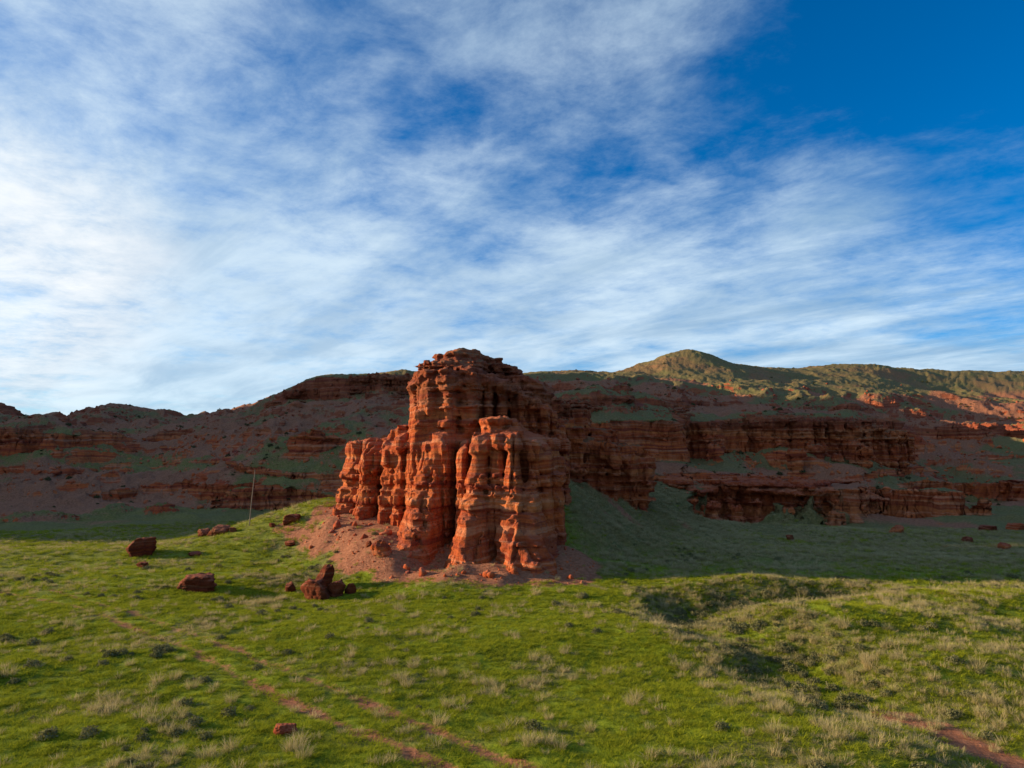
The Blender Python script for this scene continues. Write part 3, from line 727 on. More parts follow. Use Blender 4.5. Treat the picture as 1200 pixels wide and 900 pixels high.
# shoulder falling away to the right and back (part 11)
colpx(B, 588, 73.0, 54, 9, 424, z0=0, rtop=0.9, slope=(-0.42, 0.0), part=11)
colpx(B, 620, 71.5, 62, 9, 444, z0=2, rtop=0.88, slope=(-0.42, 0), cap=0.2, capz=1.2, part=11)
colpx(B, 584, 72.0, 10, 3, 419, z0=14, rtop=1.0, part=11)
for px_, w_, yt, Yq in ((612, 16, 460, 69.0), (625, 15, 465, 69.5), (637, 14, 474, 70.0), (646, 13, 482, 71.0), (654, 15, 500, 72.0), (660, 15, 514, 70.5), (652, 20, 536, 67)):
    colpx(B, px_, Yq, w_, 4.5, yt, z0=3, rtop=0.78, p=0.8, cap=0.35, capz=1.3, part=11)
colpx(B, 636, 65.5, 44, 9, 512, z0=2, rtop=0.9, slope=(-0.15, .0), cap=.2, capz=1, part=11)
BV_, BF_ = carve(B, (-24, 50, -0.6), (9.5, 84, 22.4), 0.12, rock_detail(0.26, 0.20, 0.06), k=0.22)
print('butte', len(BV_), len(BF_), round(time.time() - T0, 1))
BC = BV_[BF_].mean(1)
own = B.owner(BC[:, 0], BC[:, 1], BC[:, 2])
hz0, _, _ = height(BC[:, 0], BC[:, 1])
keepz = BC[:, 2] > hz0 - 0.6
butte = empty('sandstone_butte', (-6, 66, 2)); bpy.context.view_layer.update()
tag(butte, 'tall red sandstone butte of fluted pillars standing out in front of the hills', 'rock formation')
PARTS = {1: ('pillar', 'leftmost low pillar'), 2: ('pillar', 'second low pillar from the left'), 3: ('pillar', 'third low pillar, beside the central buttress'),
         4: ('buttress', 'broad central buttress below the tower'), 5: ('pillar', 'front pillar left of the dark alcove'), 6: ('pillar', 'cone-shaped front pillar right of the alcove'),
         7: ('pillar', 'rightmost front pillar'), 8: ('ledge', 'broken ledge on top of the front pillars'), 9: ('tower', None), 10: ('cap_rock', 'dark rounded cap with grass on top'),
         11: ('shoulder', 'shaded shoulder falling away to the right')}
for k_, (nm, lb) in PARTS.items():
    o = submesh(nm, BV_ - np.array([-6, 66, 2]), BF_, (own == k_) & keepz, M_butte, parent=butte)
    if lb: o['label'] = lb

# the promontory behind on the right
Pm = Mass()
def lump(px, Y, w_, dep, yt, part, **kw): colpx(Pm, px, Y, w_, dep, yt, part=part, **kw)
lump(668, 88, 60, 14, 478, 1, z0=0, rtop=0.9)
lump(700, 89, 60, 13, 503, 1, z0=0, rtop=0.9, slope=(-0.2, 0))
lump(728, 88, 60, 11, 522, 2, z0=0, rtop=0.92, slope=(-0.15, 0), cap=0.3, capz=1.0)
lump(752, 87, 26, 7, 538, 2, z0=0, rtop=0.8, cap=0.5, capz=3.2, flare=.2)
lump(735, 85.5, 26, 5, 534, 2, z0=0, rtop=0.75, cap=0.5, capz=3.2, flare=.2)
for px_, yt, Yq, w_ in ((662, 492, 83.5, 18), (676, 500, 83.8, 16), (690, 512, 84.5, 17), (704, 518, 85, 16), (718, 528, 85.2, 18)):
    lump(px_, Yq, w_, 5, yt, 1, z0=2, rtop=0.85, cap=0.35, capz=2.0)
lump(650, 86, 30, 8, 470, 1, z0=2, rtop=.9, cap=.3, capz=1.5)
PV_, PF_ = carve(Pm, (0, 78, 0), (22, 104, 19), 0.19, rock_detail(0.34, 0.55, 0.16, 300, False), k=0.4, near=2.0)
PC = PV_[PF_].mean(1); own = Pm.owner(PC[:, 0], PC[:, 1], PC[:, 2])
hz0, _, _ = height(PC[:, 0], PC[:, 1]); keepz = PC[:, 2] > hz0 - 0.8
prom = empty('rock_promontory', (10, 88, 3)); tag(prom, 'shaded ledgy red promontory overhanging the grassy slope just right of the butte', 'rock formation')
for k_, nm in ((1, 'wall'), (2, 'headland')):
    submesh(nm, PV_ - np.array([10, 88, 3]), PF_, (own == k_) & keepz, M_prom, parent=prom)
print('promontory', len(PV_), round(time.time() - T0, 1))

# the cliffs of the hills, each a mass of its own
def formation(name, label, cols, lo, hi, h, origin, mat, names, det):
    Mq = Mass()
    for c in cols:
        c = dict(c); colpx(Mq, c.pop('px'), c.pop('Y'), c.pop('w'), c.pop('dep'), c.pop('yt'), **c)
    v, f = carve(Mq, lo, hi, h, det, k=0.4, near=2.2)
    cc = v[f].mean(1); ow = Mq.owner(cc[:, 0], cc[:, 1], cc[:, 2]); g0 = height(cc[:, 0], cc[:, 1])[0]; kz = cc[:, 2] > g0 - 1.2
    root = empty(name, origin); tag(root, label, 'cliff')
    for k_, nm in names.items():
        if ((ow == k_) & kz).any(): submesh(nm, v - np.array(origin), f, (ow == k_) & kz, mat, parent=root)
rr_ = np.random.default_rng(42)
cs_ = []
for px_ in np.arange(672, 884, 9.0):                     # wall above the bowl
    Yq = np.interp(px_, [660, 700, 740, 780, 812, 850, 890], [120, 124.5, 129.5, 136, 142, 148, 151]) + rr_.normal() * 1.3
    yt = np.interp(px_, [660, 700, 740, 780, 812, 850, 890], [466, 471, 476, 481, 485, 490, 494]) + rr_.normal() * 1.6
    cs_.append(dict(px=px_, Y=Yq, w=rr_.uniform(10, 20), dep=rr_.uniform(5, 9), yt=yt, z0=6, rtop=rr_.uniform(.7, .95), cap=rr_.uniform(.1, .6), capz=rr_.uniform(1.2, 3), part=1 if px_ < 770 else 2, slope=(0, .15)))
formation('cliff_wall', 'long red cliff wall below the green slopes, from the butte to the middle of the right hills', cs_, (10, 116, 4), (58, 164, 23), 0.24, (33, 137, 12), M_prom, {1: 'wall', 2: 'headland'}, rock_detail(0.42, 0.55, 0.18, 400, False))
cs_ = []
for px_ in np.arange(892, 1064, 9.0):                    # dark headland
    Yq = np.interp(px_, [890, 950, 1000, 1045, 1070], [142, 137, 133.5, 139, 146]) + rr_.normal() * 1.2
    yt = np.interp(px_, [890, 950, 1000, 1045, 1070], [489, 491, 492, 500, 512]) + rr_.normal() * 2.2
    cs_.append(dict(px=px_, Y=Yq, w=rr_.uniform(10, 21), dep=rr_.uniform(5, 9), yt=yt, z0=5, rtop=rr_.uniform(.55, .9), cap=rr_.uniform(.2, .7), capz=rr_.uniform(1.2, 3), part=1 if px_ < 975 else 2, slope=(0, .15)))
for px_, yt in ((936, 527), (962, 522), (1006, 517), (1018, 526), (982, 534)):
    cs_.append(dict(px=px_, Y=129 + rr_.normal(), w=15, dep=4.5, yt=yt, z0=3, rtop=.5, cap=.4, capz=1.2, part=2))
formation('cliff_headland', 'dark fluted red headland jutting out in the middle of the right-hand hills', cs_, (46, 124, 2), (86, 158, 20), 0.24, (66, 140, 10), M_prom, {1: 'wall', 2: 'headland'}, rock_detail(0.45, 0.6, 0.2, 420, False))
cs_ = []
for px_ in np.arange(792, 1030, 8.0):                    # lowest ledges
    Yq = np.interp(px_, [790, 850, 900, 950, 1000, 1040], [108, 107.5, 103.5, 101.5, 103, 110]) + rr_.normal() * 1.1
    yt = np.interp(px_, [790, 850, 900, 950, 1000, 1040], [561, 563, 566, 569, 575, 584]) + rr_.normal() * 2.6
    cs_.append(dict(px=px_, Y=Yq, w=rr_.uniform(9, 20), dep=rr_.uniform(4, 8), yt=yt, z0=-1, rtop=rr_.uniform(.6, .95), cap=rr_.uniform(.2, .8), capz=rr_.uniform(.8, 2), part=1 if px_ < 905 else 2, slope=(0, .2)))
for px_, yt in ((812, 585), (838, 590), (868, 592), (890, 586), (925, 596), (952, 592), (985, 600), (1004, 606), (965, 610)):
    cs_.append(dict(px=px_, Y=99.5 + rr_.normal() * 1.2, w=rr_.uniform(12, 22), dep=4, yt=yt, z0=-1, rtop=.5, cap=.3, capz=.7, part=1 if px_ < 905 else 2))
formation('ledge_cliff', 'lowest broken red ledges with overhangs at the foot of the right-hand hills', cs_, (22, 94, -2), (62, 118, 8), 0.2, (42, 106, 2), M_prom, {1: 'ledge', 2: 'ledge'}, rock_detail(0.5, 0.5, 0.2, 440, False))
cs_ = []
for px_, yt, w_, Yq, d_ in ((322, 471, 26, 222, 12), (345, 459, 30, 220, 14), (366, 456, 30, 219, 14), (386, 451, 26, 218, 16), (402, 444, 30, 217, 16), (422, 440, 34, 215, 18), (446, 438, 36, 214, 18), (468, 439, 34, 214, 18), (492, 441, 40, 214, 18),
                      (352, 470, 18, 214, 8), (377, 468, 20, 213, 8), (408, 463, 24, 211, 8), (436, 460, 24, 209, 8), (462, 462, 24, 208, 8)):
    cs_.append(dict(px=px_, Y=Yq, w=w_, dep=d_, yt=yt, z0=18, rtop=.85, cap=.5, capz=2.0, part=1 if px_ < 395 else 2))
formation('crag', 'layered red crag stepping up the skyline just left of the butte', cs_, (-82, 200, 16), (-22, 240, 38), 0.34, (-50, 218, 26), M_prom, {1: 'ledge', 2: 'wall'}, rock_detail(0.7, 0.5, 0.25, 460, False))
print('cliffs', round(time.time() - T0, 1))

# ------------------------------------------------------------------ boulders and stones
def ico(sub):
    import bmesh
    bm = bmesh.new(); bmesh.ops.create_icosphere(bm, subdivisions=sub, radius=1.0)
    V = np.array([v.co[:] for v in bm.verts]); F = np.array([[v.index for v in f.verts] for f in bm.faces]); bm.free(); return V, F
ICO = {k: ico(k) for k in (2, 3, 5)}
def stone_verts(size, seed, sub=5, planes=11, rough=0.09, k=26.0):
    """a broken block: a ball cut by random planes, then roughened"""
    r = np.random.default_rng(seed); Vn, Fn = ICO[sub]
    N = r.normal(size=(planes, 3)); N /= np.linalg.norm(N, axis=1)[:, None]; N = np.concatenate([N, [[0, 0, 1]]]); off = r.uniform(0.62, 1.0, len(N))
    d = Vn @ N.T; t = np.where(d > 0.05, off / np.maximum(d, 0.05), 9.0); rad = np.minimum(-np.log(np.exp(-k * np.minimum(t, 3)).sum(1)) / k, 1.25)
    P_ = Vn * rad[:, None]
    q = P_ * 1.6 + seed * 3.7
    n = fbm(q[:, 0], q[:, 1], q[:, 2], o=5, seed=7 + seed % 5, gain=0.6)
    P_ = P_ * (1 + rough * 1.5 * n)[:, None]
    sg = P_ * np.array(size) * 0.5; sg[:, :2] *= 1 + 0.05 * beds(sg[:, 2] * 1.7 + 20 + seed)[:, None]
    return sg, Fn
def hit(px, py):
    """where the sight line through a photo pixel meets the ground"""
    x, y, z = ray(px, py); k = np.linspace(18, 140, 2500); h, _, _ = height(x * k / y, k)
    zz_ = CAM_H + z / y * k; i = int(np.argmax(zz_ < h)); return x * k[i] / y, k[i], float(h[i])
def stone(px, py, w_, h_, seed, label=None, name='boulder', cat='boulder', rot=0.0, deep=0.8, group=None, parts=None, mat=None, sub=5):
    """w_, h_ in photo pixels; (px, py) the middle of its foot"""
    X_, Y_, Z_ = hit(px, py); m_ = Y_ / FPX
    Vs, Fs = stone_verts((w_ * m_ * 1.04, w_ * m_ * deep, h_ * m_ * 1.45), seed, sub)
    if rot: c_, s_ = math.cos(rot), math.sin(rot); Vs = np.stack([Vs[:, 0] * c_ + Vs[:, 2] * s_, Vs[:, 1], -Vs[:, 0] * s_ + Vs[:, 2] * c_], 1)
    Vs = Vs + np.array([0, 0, h_ * m_ * 1.0 - Vs[:, 2].max()])
    o = mesh_obj(name, Vs, Fs, mat or M_boulder); o.location = (X_, Y_ + w_ * m_ * deep * 0.3, Z_)
    return tag(o, label, cat, group)
stone(160, 652, 30, 21, 3, 'dark blocky boulder standing alone at the far left of the meadow', deep=0.9)
stone(223, 694, 46, 19, 8, 'low dark pointed boulder in pale dry grass at the left of the meadow', deep=0.8)
# the split boulder: three broken blocks lying together
stone(372, 703, 34, 24, 12, 'large broken lower block of the dark boulder pile left of the butte', deep=0.8, group='broken boulder pile left of the butte')
stone(379, 693, 20, 30, 15, 'upright pointed dark block on top of the boulder pile left of the butte', rot=0.25, deep=0.9, group='broken boulder pile left of the butte')
stone(392, 700, 20, 18, 17, 'rounded dark block on the right side of the boulder pile left of the butte', deep=0.9, group='broken boulder pile left of the butte')
stone(411, 696, 12, 12, 21, 'small dark stone just right of the boulder pile', 'stone', 'stone')
stone(339, 694, 12, 12, 22, 'small dark stone standing in the grass left of the boulder pile', 'stone', 'stone')
stone(166, 665, 13, 6, 23, 'small flat reddish stone in front of the blocky boulder', 'stone', 'stone')
stone(226, 652, 15, 5, 24, 'flat dark stone in the meadow right of the blocky boulder', 'stone', 'stone')
stone(256, 626, 26, 10, 25, 'long low red boulder on the meadow rim left of the pole', deep=0.6)
stone(238, 628, 13, 8, 26, 'dark rough boulder touching the left end of the long low boulder', deep=0.9)
stone(272, 624, 9, 6, 27, 'small stone at the right end of the long low boulder', 'stone', 'stone')
stone(340, 614, 20, 11, 28, 'dark red boulder on the grassy rise right of the pole', deep=0.8)
stone(318, 618, 7, 5, 29, 'small stone on the grassy rise between the pole and the red boulder', 'stone', 'stone')
stone(341, 640, 14, 6, 30, 'flat dark stone lying at the left end of the pink scree', 'stone', 'stone')
stone(445, 652, 19, 19, 31, 'grey-red boulder on the scree at the foot of the central buttress', deep=0.9, mat=M_butte)
stone(433, 640, 7, 6, 32, 'small stone on the scree above and left of the grey-red boulder', 'stone', 'stone')
stone(333, 862, 21, 10, 33, 'small rust-red stone in the grass near the lower left of the picture', 'stone', 'stone', mat=M_rust)
stone(926, 634, 9, 7, 34, 'dark stone on the pale grassy slope under the lowest red ledges', 'stone', 'stone')
stone(1055, 625, 16, 9, 35, 'red boulder at the foot of the ledges in the right part of the valley', mat=M_prom)
stone(1134, 636, 11, 7, 36, 'small dark boulder on the shaded green ground at the right')
stone(1180, 644, 12, 8, 37, 'orange-red boulder on the shaded green ground near the right edge', mat=M_butte)
stone(1162, 622, 22, 6, 38, 'long dark low boulder behind the orange-red one near the right edge')
stone(1192, 621, 16, 8, 39, 'red boulder at the right edge below the hills', mat=M_prom)

# the pole
def tube(pts, r0, r1, n=8):
    pts = np.array(pts, float); k = len(pts); Vt = []; Ft = []
    d = pts[-1] - pts[0]; d /= np.linalg.norm(d); a = np.cross(d, [0.3, 1, 0.1]); a /= np.linalg.norm(a); b = np.cross(d, a)
    for i, p in enumerate(pts):
        r_ = r0 + (r1 - r0) * i / (k - 1)
        for q in range(n): t = 2 * math.pi * q / n; Vt.append(p + r_ * (math.cos(t) * a + math.sin(t) * b))
    for i in range(k - 1):
        for q in range(n): Ft.append([i * n + q, i * n + (q + 1) % n, (i + 1) * n + (q + 1) % n, (i + 1) * n + q])
    return np.array(Vt), np.array(Ft)
M_pole, t_, b_ = base_mat("weathered_wood")
po = t_.new('ShaderNodeNewGeometry').outputs['Position']
t_.put(b_.inputs['Base Color'], t_.mix(t_.noise(po, 6, 4), (0.14, 0.11, 0.085), (0.26, 0.21, 0.17)))
M_wire, t_, b_ = base_mat("dark_wire"); b_.inputs['Base Color'].default_value = (0.12, 0.11, 0.10, 1); b_.inputs['Metallic'].default_value = 0.6
pX, pY, pZ = hit(292, 616)
k_ = pY / FPX; H_ = 62 * k_
pole = empty('utility_pole', (pX, pY, pZ)); tag(pole, 'thin pale leaning utility pole standing on the grassy rise left of the butte', 'pole')
v_, f_ = tube([(0, 0, -0.4), (1.6 * k_, 0, H_ * .4), (4.5 * k_, 0, H_)], 0.06, 0.04, 10); mesh_obj('shaft', v_, f_, M_pole, parent=pole)
v_, f_ = tube([(4.5 * k_, 0, H_), (4.5 * k_, 0, H_ + 0.22)], 0.06, 0.04, 8); mesh_obj('insulator', v_, f_, M_wire, parent=pole)
v_, f_ = tube([(-5 * k_, 0.3, -0.3), (4.3 * k_, 0, H_ * 0.93)], 0.014, 0.014, 5); mesh_obj('guy_wire', v_, f_, M_wire, parent=pole)

# ------------------------------------------------------------------ plants
def leaf_mat(name, c0, c1, c2, trans=0.35):
    m = bpy.data.materials.new(name); m.use_nodes = True; t = NT(m.node_tree); t.n.clear()
    o_ = t.new('ShaderNodeOutputMaterial'); oi = t.new('ShaderNodeObjectInfo').outputs['Random']
    c = t.mix(oi, c0, c1)
    at_ = t.attr('tip'); c = t.mix(at_, c, c2)
    d_ = t.new('ShaderNodeBsdfDiffuse'); tr = t.new('ShaderNodeBsdfTranslucent'); mx = t.new('ShaderNodeMixShader'); mx.inputs[0].default_value = trans
    t.put(d_.inputs[0], c); t.put(tr.inputs[0], c); t.l.new(d_.outputs[0], mx.inputs[1]); t.l.new(tr.outputs[0], mx.inputs[2]); t.l.new(mx.outputs[0], o_.inputs[0])
    return m
M_grass = leaf_mat("meadow_grass", (0.125, 0.195, 0.006), (0.27, 0.305, 0.011), (0.30, 0.31, 0.030))
M_straw = leaf_mat("dry_straw", (0.20, 0.185, 0.055), (0.40, 0.31, 0.15), (0.48, 0.40, 0.22))
M_sage = leaf_mat("sage_leaves", (0.085, 0.090, 0.035), (0.15, 0.145, 0.065), (0.26, 0.24, 0.13), 0.2)
M_scrub = leaf_mat("hill_scrub", (0.045, 0.048, 0.020), (0.085, 0.080, 0.035), (0.10, 0.09, 0.045), 0.1)
def clump(name, n, h, rad, width, mat, seed, segs=3, droop=0.35, link=False):
    r = np.random.default_rng(seed); Vc = []; Fc = []; tp = []
    for i in range(n):
        a = r.uniform(0, 2 * math.pi); rr_ = rad * 0.55 * math.sqrt(r.uniform()); bx, by = rr_ * math.cos(a), rr_ * math.sin(a)
        a2 = a + r.normal() * 0.8; hh = h * r.uniform(0.45, 1.05); out_ = rad * r.uniform(0.1, 0.9); w_ = width * r.uniform(.7, 1.3)
        px_, py_ = -math.sin(a2 + r.normal() * .8) * w_ / 2, math.cos(a2 + r.normal() * .8) * w_ / 2
        b0 = len(Vc)
        for k in range(segs + 1):
            t = k / segs; zz_ = hh * (t - droop * t * t * (out_ / max(rad, .01))); ox_ = bx + math.cos(a2) * out_ * t ** 1.7; oy_ = by + math.sin(a2) * out_ * t ** 1.7; ww = (1 - t * 0.85)
            Vc += [(ox_ - px_ * ww, oy_ - py_ * ww, zz_ - 0.03), (ox_ + px_ * ww, oy_ + py_ * ww, zz_ - 0.03)]; tp += [t, t]
        for k in range(segs): Fc.append((b0 + 2 * k, b0 + 2 * k + 1, b0 + 2 * k + 3, b0 + 2 * k + 2))
    return mesh_obj(name, np.array(Vc), np.array(Fc), mat, attrs={'tip': np.array(tp)}, link=link)
def bush(name, n, h, rad, leaf, mat, seed, link=False, squash=1.0):
    """twiggy cushion of many small leaves"""
    r = np.random.default_rng(seed); d = r.normal(size=(n, 3)); d /= np.linalg.norm(d, axis=1)[:, None]; d[:, 2] = np.abs(d[:, 2])
    lob = 0.75 + 0.35 * pn(d[:, 0] * 1.7 + seed, d[:, 1] * 1.7, d[:, 2] * 1.7, seed=3)
    rad_ = (r.uniform(0.35, 1, n) ** 0.5) * lob; c = d * rad_[:, None] * np.array([rad, rad, h])
    u = r.normal(size=(n, 3)); u /= np.linalg.norm(u, axis=1)[:, None]; v = np.cross(u, d + 0.3 * r.normal(size=(n, 3))); v /= np.linalg.norm(v, axis=1)[:, None] + 1e-9
    s_ = (leaf * r.uniform(.6, 1.4, n))[:, None]
    V_ = np.stack([c - u * s_, c + v * s_ * .45, c + u * s_, c - v * s_ * .45], 1).reshape(-1, 3); F_ = np.arange(n * 4).reshape(-1, 4)
    return mesh_obj(name, V_, F_, mat, attrs={'tip': np.repeat(np.clip(rad_ - 0.3, 0, 1) * r.uniform(0, 1, n), 4)}, link=link, smooth=False)
def scatter(name, pts, scl, protos, label, cat, seed=1, flat=1.0, tilt=0.12):
    """one object that holds a mass of small plants or stones nobody could count"""
    r = np.random.default_rng(seed); pts = np.asarray(pts, np.float32); n = len(pts)
    me = bpy.data.meshes.new(name); me.vertices.add(n); me.vertices.foreach_set('co', pts.ravel())
    a = me.attributes.new('rot', 'FLOAT_VECTOR', 'POINT'); a.data.foreach_set('vector', np.stack([r.normal(0, tilt, n), r.normal(0, tilt, n), r.uniform(0, 6.283, n)], 1).astype(np.float32).ravel())
    a = me.attributes.new('scl', 'FLOAT', 'POINT'); a.data.foreach_set('value', np.asarray(scl, np.float32))
    a = me.attributes.new('kin', 'INT', 'POINT'); a.data.foreach_set('value', r.integers(0, len(protos), n).astype(np.int32))
    o = bpy.data.objects.new(name, me); COL.objects.link(o); tag(o, label, cat, kind='stuff')
    g = bpy.data.node_groups.new(name + '_nodes', 'GeometryNodeTree'); g.interface.new_socket('Geometry', in_out='INPUT', socket_type='NodeSocketGeometry'); g.interface.new_socket('Geometry', in_out='OUTPUT', socket_type='NodeSocketGeometry')
    N = g.nodes; L = g.links; gi = N.new('NodeGroupInput'); go = N.new('NodeGroupOutput'); jn = N.new('GeometryNodeJoinGeometry')
    def named(nm, dt):
        q = N.new('GeometryNodeInputNamedAttribute'); q.data_type = dt; q.inputs['Name'].default_value = nm; return q.outputs['Attribute']
    rot = named('rot', 'FLOAT_VECTOR'); sc_ = named('scl', 'FLOAT'); kin = named('kin', 'INT')
    mp_ = N.new('GeometryNodeMeshToPoints'); L.new(gi.outputs[0], mp_.inputs['Mesh'])
    cxyz = N.new('ShaderNodeCombineXYZ'); mz = N.new('ShaderNodeMath'); mz.operation = 'MULTIPLY'; mz.inputs[1].default_value = flat
    L.new(sc_, cxyz.inputs[0]); L.new(sc_, cxyz.inputs[1]); L.new(sc_, mz.inputs[0]); L.new(mz.outputs[0], cxyz.inputs[2])
    for i, pr in enumerate(protos):
        oi = N.new('GeometryNodeObjectInfo'); oi.inputs['Object'].default_value = pr; oi.inputs['As Instance'].default_value = True
        cmp_ = N.new('FunctionNodeCompare'); cmp_.data_type = 'INT'; cmp_.operation = 'EQUAL'; L.new(kin, cmp_.inputs[2]); cmp_.inputs[3].default_value = i
        ip = N.new('GeometryNodeInstanceOnPoints'); L.new(mp_.outputs[0], ip.inputs['Points']); L.new(cmp_.outputs[0], ip.inputs['Selection']); L.new(oi.outputs['Geometry'], ip.inputs['Instance'])
        L.new(rot, ip.inputs['Rotation']); L.new(cxyz.outputs[0], ip.inputs['Scale']); L.new(ip.outputs[0], jn.inputs[0])
    L.new(jn.outputs[0], go.inputs[0])
    md = o.modifiers.new('scatter', 'NODES'); md.node_group = g
    return o
# masks looked up on the ground sheet's own grid (plain columns and rows)
thm = th
def cand(n, r0, r1, seed, spread=53.0):
    n = int(n * spread / 43.0) if spread > 43 else n
    r = np.random.default_rng(seed); a = r.uniform(-R(spread), R(spread), n); q = np.sqrt(r.uniform(r0 ** 2, r1 ** 2, n)); return q * np.sin(a), q * np.cos(a), r
def soilness(x, y):
    sdf = np.zeros(len(x))
    for rut in (RUT_A, RUT_B, RUT_C): d, p = polydist(x, y, rut); sdf = np.maximum(sdf, np.exp(-(d / 0.6) ** 2) * np.where(p > 3.0, 0.80, 0.74) * (0.9 + 0.35 * pn(x * 1.1, y * 1.1, seed=147)))
    d, p = polydist(x, y, WASH); sdf = np.maximum(sdf, np.exp(-(d / 1.2) ** 2) * sst(6.5, 7.5, p))
    d, _ = polydist(x, y, APRON); sdf = np.maximum(sdf, 1 - sst(1.0, 4.2, d + 1.4 * fbm(x / 2.5, y / 2.5, o=4, seed=144)))
    d, _ = polydist(x, y, [at(420, 620, 73)[:2], at(480, 620, 68)[:2], at(520, 650, 61)[:2], at(600, 650, 58)[:2]]); sdf = np.maximum(sdf, 1 - sst(3, 5, d))
    return sdf
def scarf(x, y): return 1.1 * sst(0.0, 0.35, fbm((x + 0.55 * y) / 5, (y - 0.9 * x) / 24, o=2, seed=92)) * sst(3, 8, x) * sst(54, 60, y)
def dryness(x, y):
    d = 0.24 + 0.62 * fbm(x / 7, y / 5, o=4, seed=161)
    dw, _ = polydist(x, y, WASH); d = np.maximum(d, 0.8 * np.exp(-((dw - 2.8) / 1.5) ** 2) * (x > 0))
    dr, _ = polydist(x, y, RIM); d = np.maximum(d, 0.45 * np.exp(-(dr / 9) ** 2))
    d = np.where((x > 8) & (y < 56), d + 0.24, d)
    d = d + 0.36 * sst(4, 9, x) * sst(56, 64, y)
    return d
G3 = [clump('grass_clump', 46, 0.17, 0.34, 0.020, M_grass, 900 + i) for i in range(4)]
S3 = [clump('straw_clump', 130, 0.50, 0.38, 0.011, M_straw, 920 + i) for i in range(4)]
D3 = [clump('straw_tuft', 70, 0.28, 0.30, 0.012, M_straw, 940 + i) for i in range(3)]
A3 = [bush('sage_cushion', 420, 0.42, 0.46, 0.045, M_sage, 960 + i) for i in range(3)]
H3 = [bush('scrub_cushion', 160, 0.8, 0.8, 0.14, M_scrub, 980 + i) for i in range(3)]
x, y, r = cand(42000, 19, 60, 1); k_ = r.uniform(size=len(x)) > np.maximum(soilness(x, y) * 1.1, 0.8 * scarf(x, y)); x, y = x[k_], y[k_]
x2, y2, r2 = cand(26000, 60, 108, 2); k_ = (r2.uniform(size=len(x2)) > np.maximum(soilness(x2, y2) * 1.1, 0.25 + 0.7 * scarf(x2, y2) * (x2 > 3))); x2, y2 = x2[k_], y2[k_]
sc1 = r.uniform(0.7, 1.25, len(x)) * (1 - 0.25 * sst(0, .6, pn(x / 5, y / 5, seed=171))); sc2 = r2.uniform(1.0, 1.9, len(x2))
xx = np.concatenate([x, x2]); yy = np.concatenate([y, y2]); zz = height(xx, yy)[0]
dl = r.uniform(size=len(x)) < 0; pd_ = np.random.default_rng(77).uniform(size=len(xx)) < (0.55 + 0.42 * sst(0.2, 1.2, zz) + 0.5 * pn((xx + 0.55 * yy) / 6, (yy - 0.9 * xx) / 20, seed=174)) * sst(3, 7, xx) * sst(53, 58, yy) + 0.25 * sst(85, 100, yy)
scl_ = np.concatenate([sc1, sc2]); M_dull = leaf_mat('dull_grass_blades', (0.20, 0.165, 0.060), (0.36, 0.270, 0.125), (0.38, 0.30, 0.16))
U3 = [clump('dull_clump', 34, 0.22, 0.36, 0.016, M_dull, 990 + i) for i in range(3)]
scatter('slope_grass', np.stack([xx, yy, zz], 1)[pd_], scl_[pd_], U3, 'dull grey-green grass on the shaded slope right of the butte', 'grass', 31)
xx, yy, zz, scl_ = xx[~pd_], yy[~pd_], zz[~pd_], scl_[~pd_]
gr = scatter('meadow_grass', np.stack([xx, yy, zz], 1), scl_, G3, 'short green grass covering the plain in front of the hills', 'grass', 3)
# tall dry tussocks
def inview(x, y, z):
    c_, s_ = math.cos(PITCH), math.sin(PITCH); dz_ = z - CAM_H; dep = y * c_ + dz_ * s_; up = -y * s_ + dz_ * c_
    return 600 + FPX * x / dep, 450 - FPX * up / dep
x, y, r = cand(60000, 19, 100, 4)
dn = dryness(x, y) - 0.6 * soilness(x, y)
pk = sst(0.30, 0.95, dn) * 0.36 * sst(-0.15, 0.5, fbm(x / 2.6, y / 2.6, o=3, seed=163)) + 0.006
k_ = r.uniform(size=len(x)) < pk; x, y = x[k_], y[k_]; z = height(x, y)[0]
sc = np.clip(np.exp(r.normal(-0.25, 0.32, len(x))), 0.35, 1.5)
ppx, ppy = inview(x, y, z)
FIX = [(790,700),(760,698),(745,712),(735,702),(470,800),(477,806),(560,802),(585,812),(445,840),(740,828),(745,820),(525,830),(515,848),(340,882),(350,870),(355,892),(185,800),(205,796),(225,806),(640,875),(655,880),(620,878),
       (990,880),(975,872),(1010,868),(960,862),(1095,845),(1150,835),(680,705),(657,700),(690,728),(500,745),(410,775),(270,880),(240,890),(110,830),(130,835)]
fx, fy, fz = [], [], []
for a_, b_q in FIX:
    q = gp(a_, b_q); fx.append(q[0]); fy.append(q[1])
fx = np.array(fx); fy = np.array(fy); fz = height(fx, fy)[0]
x = np.concatenate([fx, x]); y = np.concatenate([fy, y]); z = np.concatenate([fz, z]); sc = np.concatenate([np.full(len(fx), 1.15), sc]); ppx, ppy = inview(x, y, z)
size_ = sc / np.hypot(x, y); vis = (ppx > 5) & (ppx < 1195) & (ppy < 897)
order = np.argsort(-(size_ * vis)); single = order[:280]; rest = np.setdiff1d(np.arange(len(x)), single)
gA = 'tall dry tussocks in the foreground'
rs = np.random.default_rng(5)
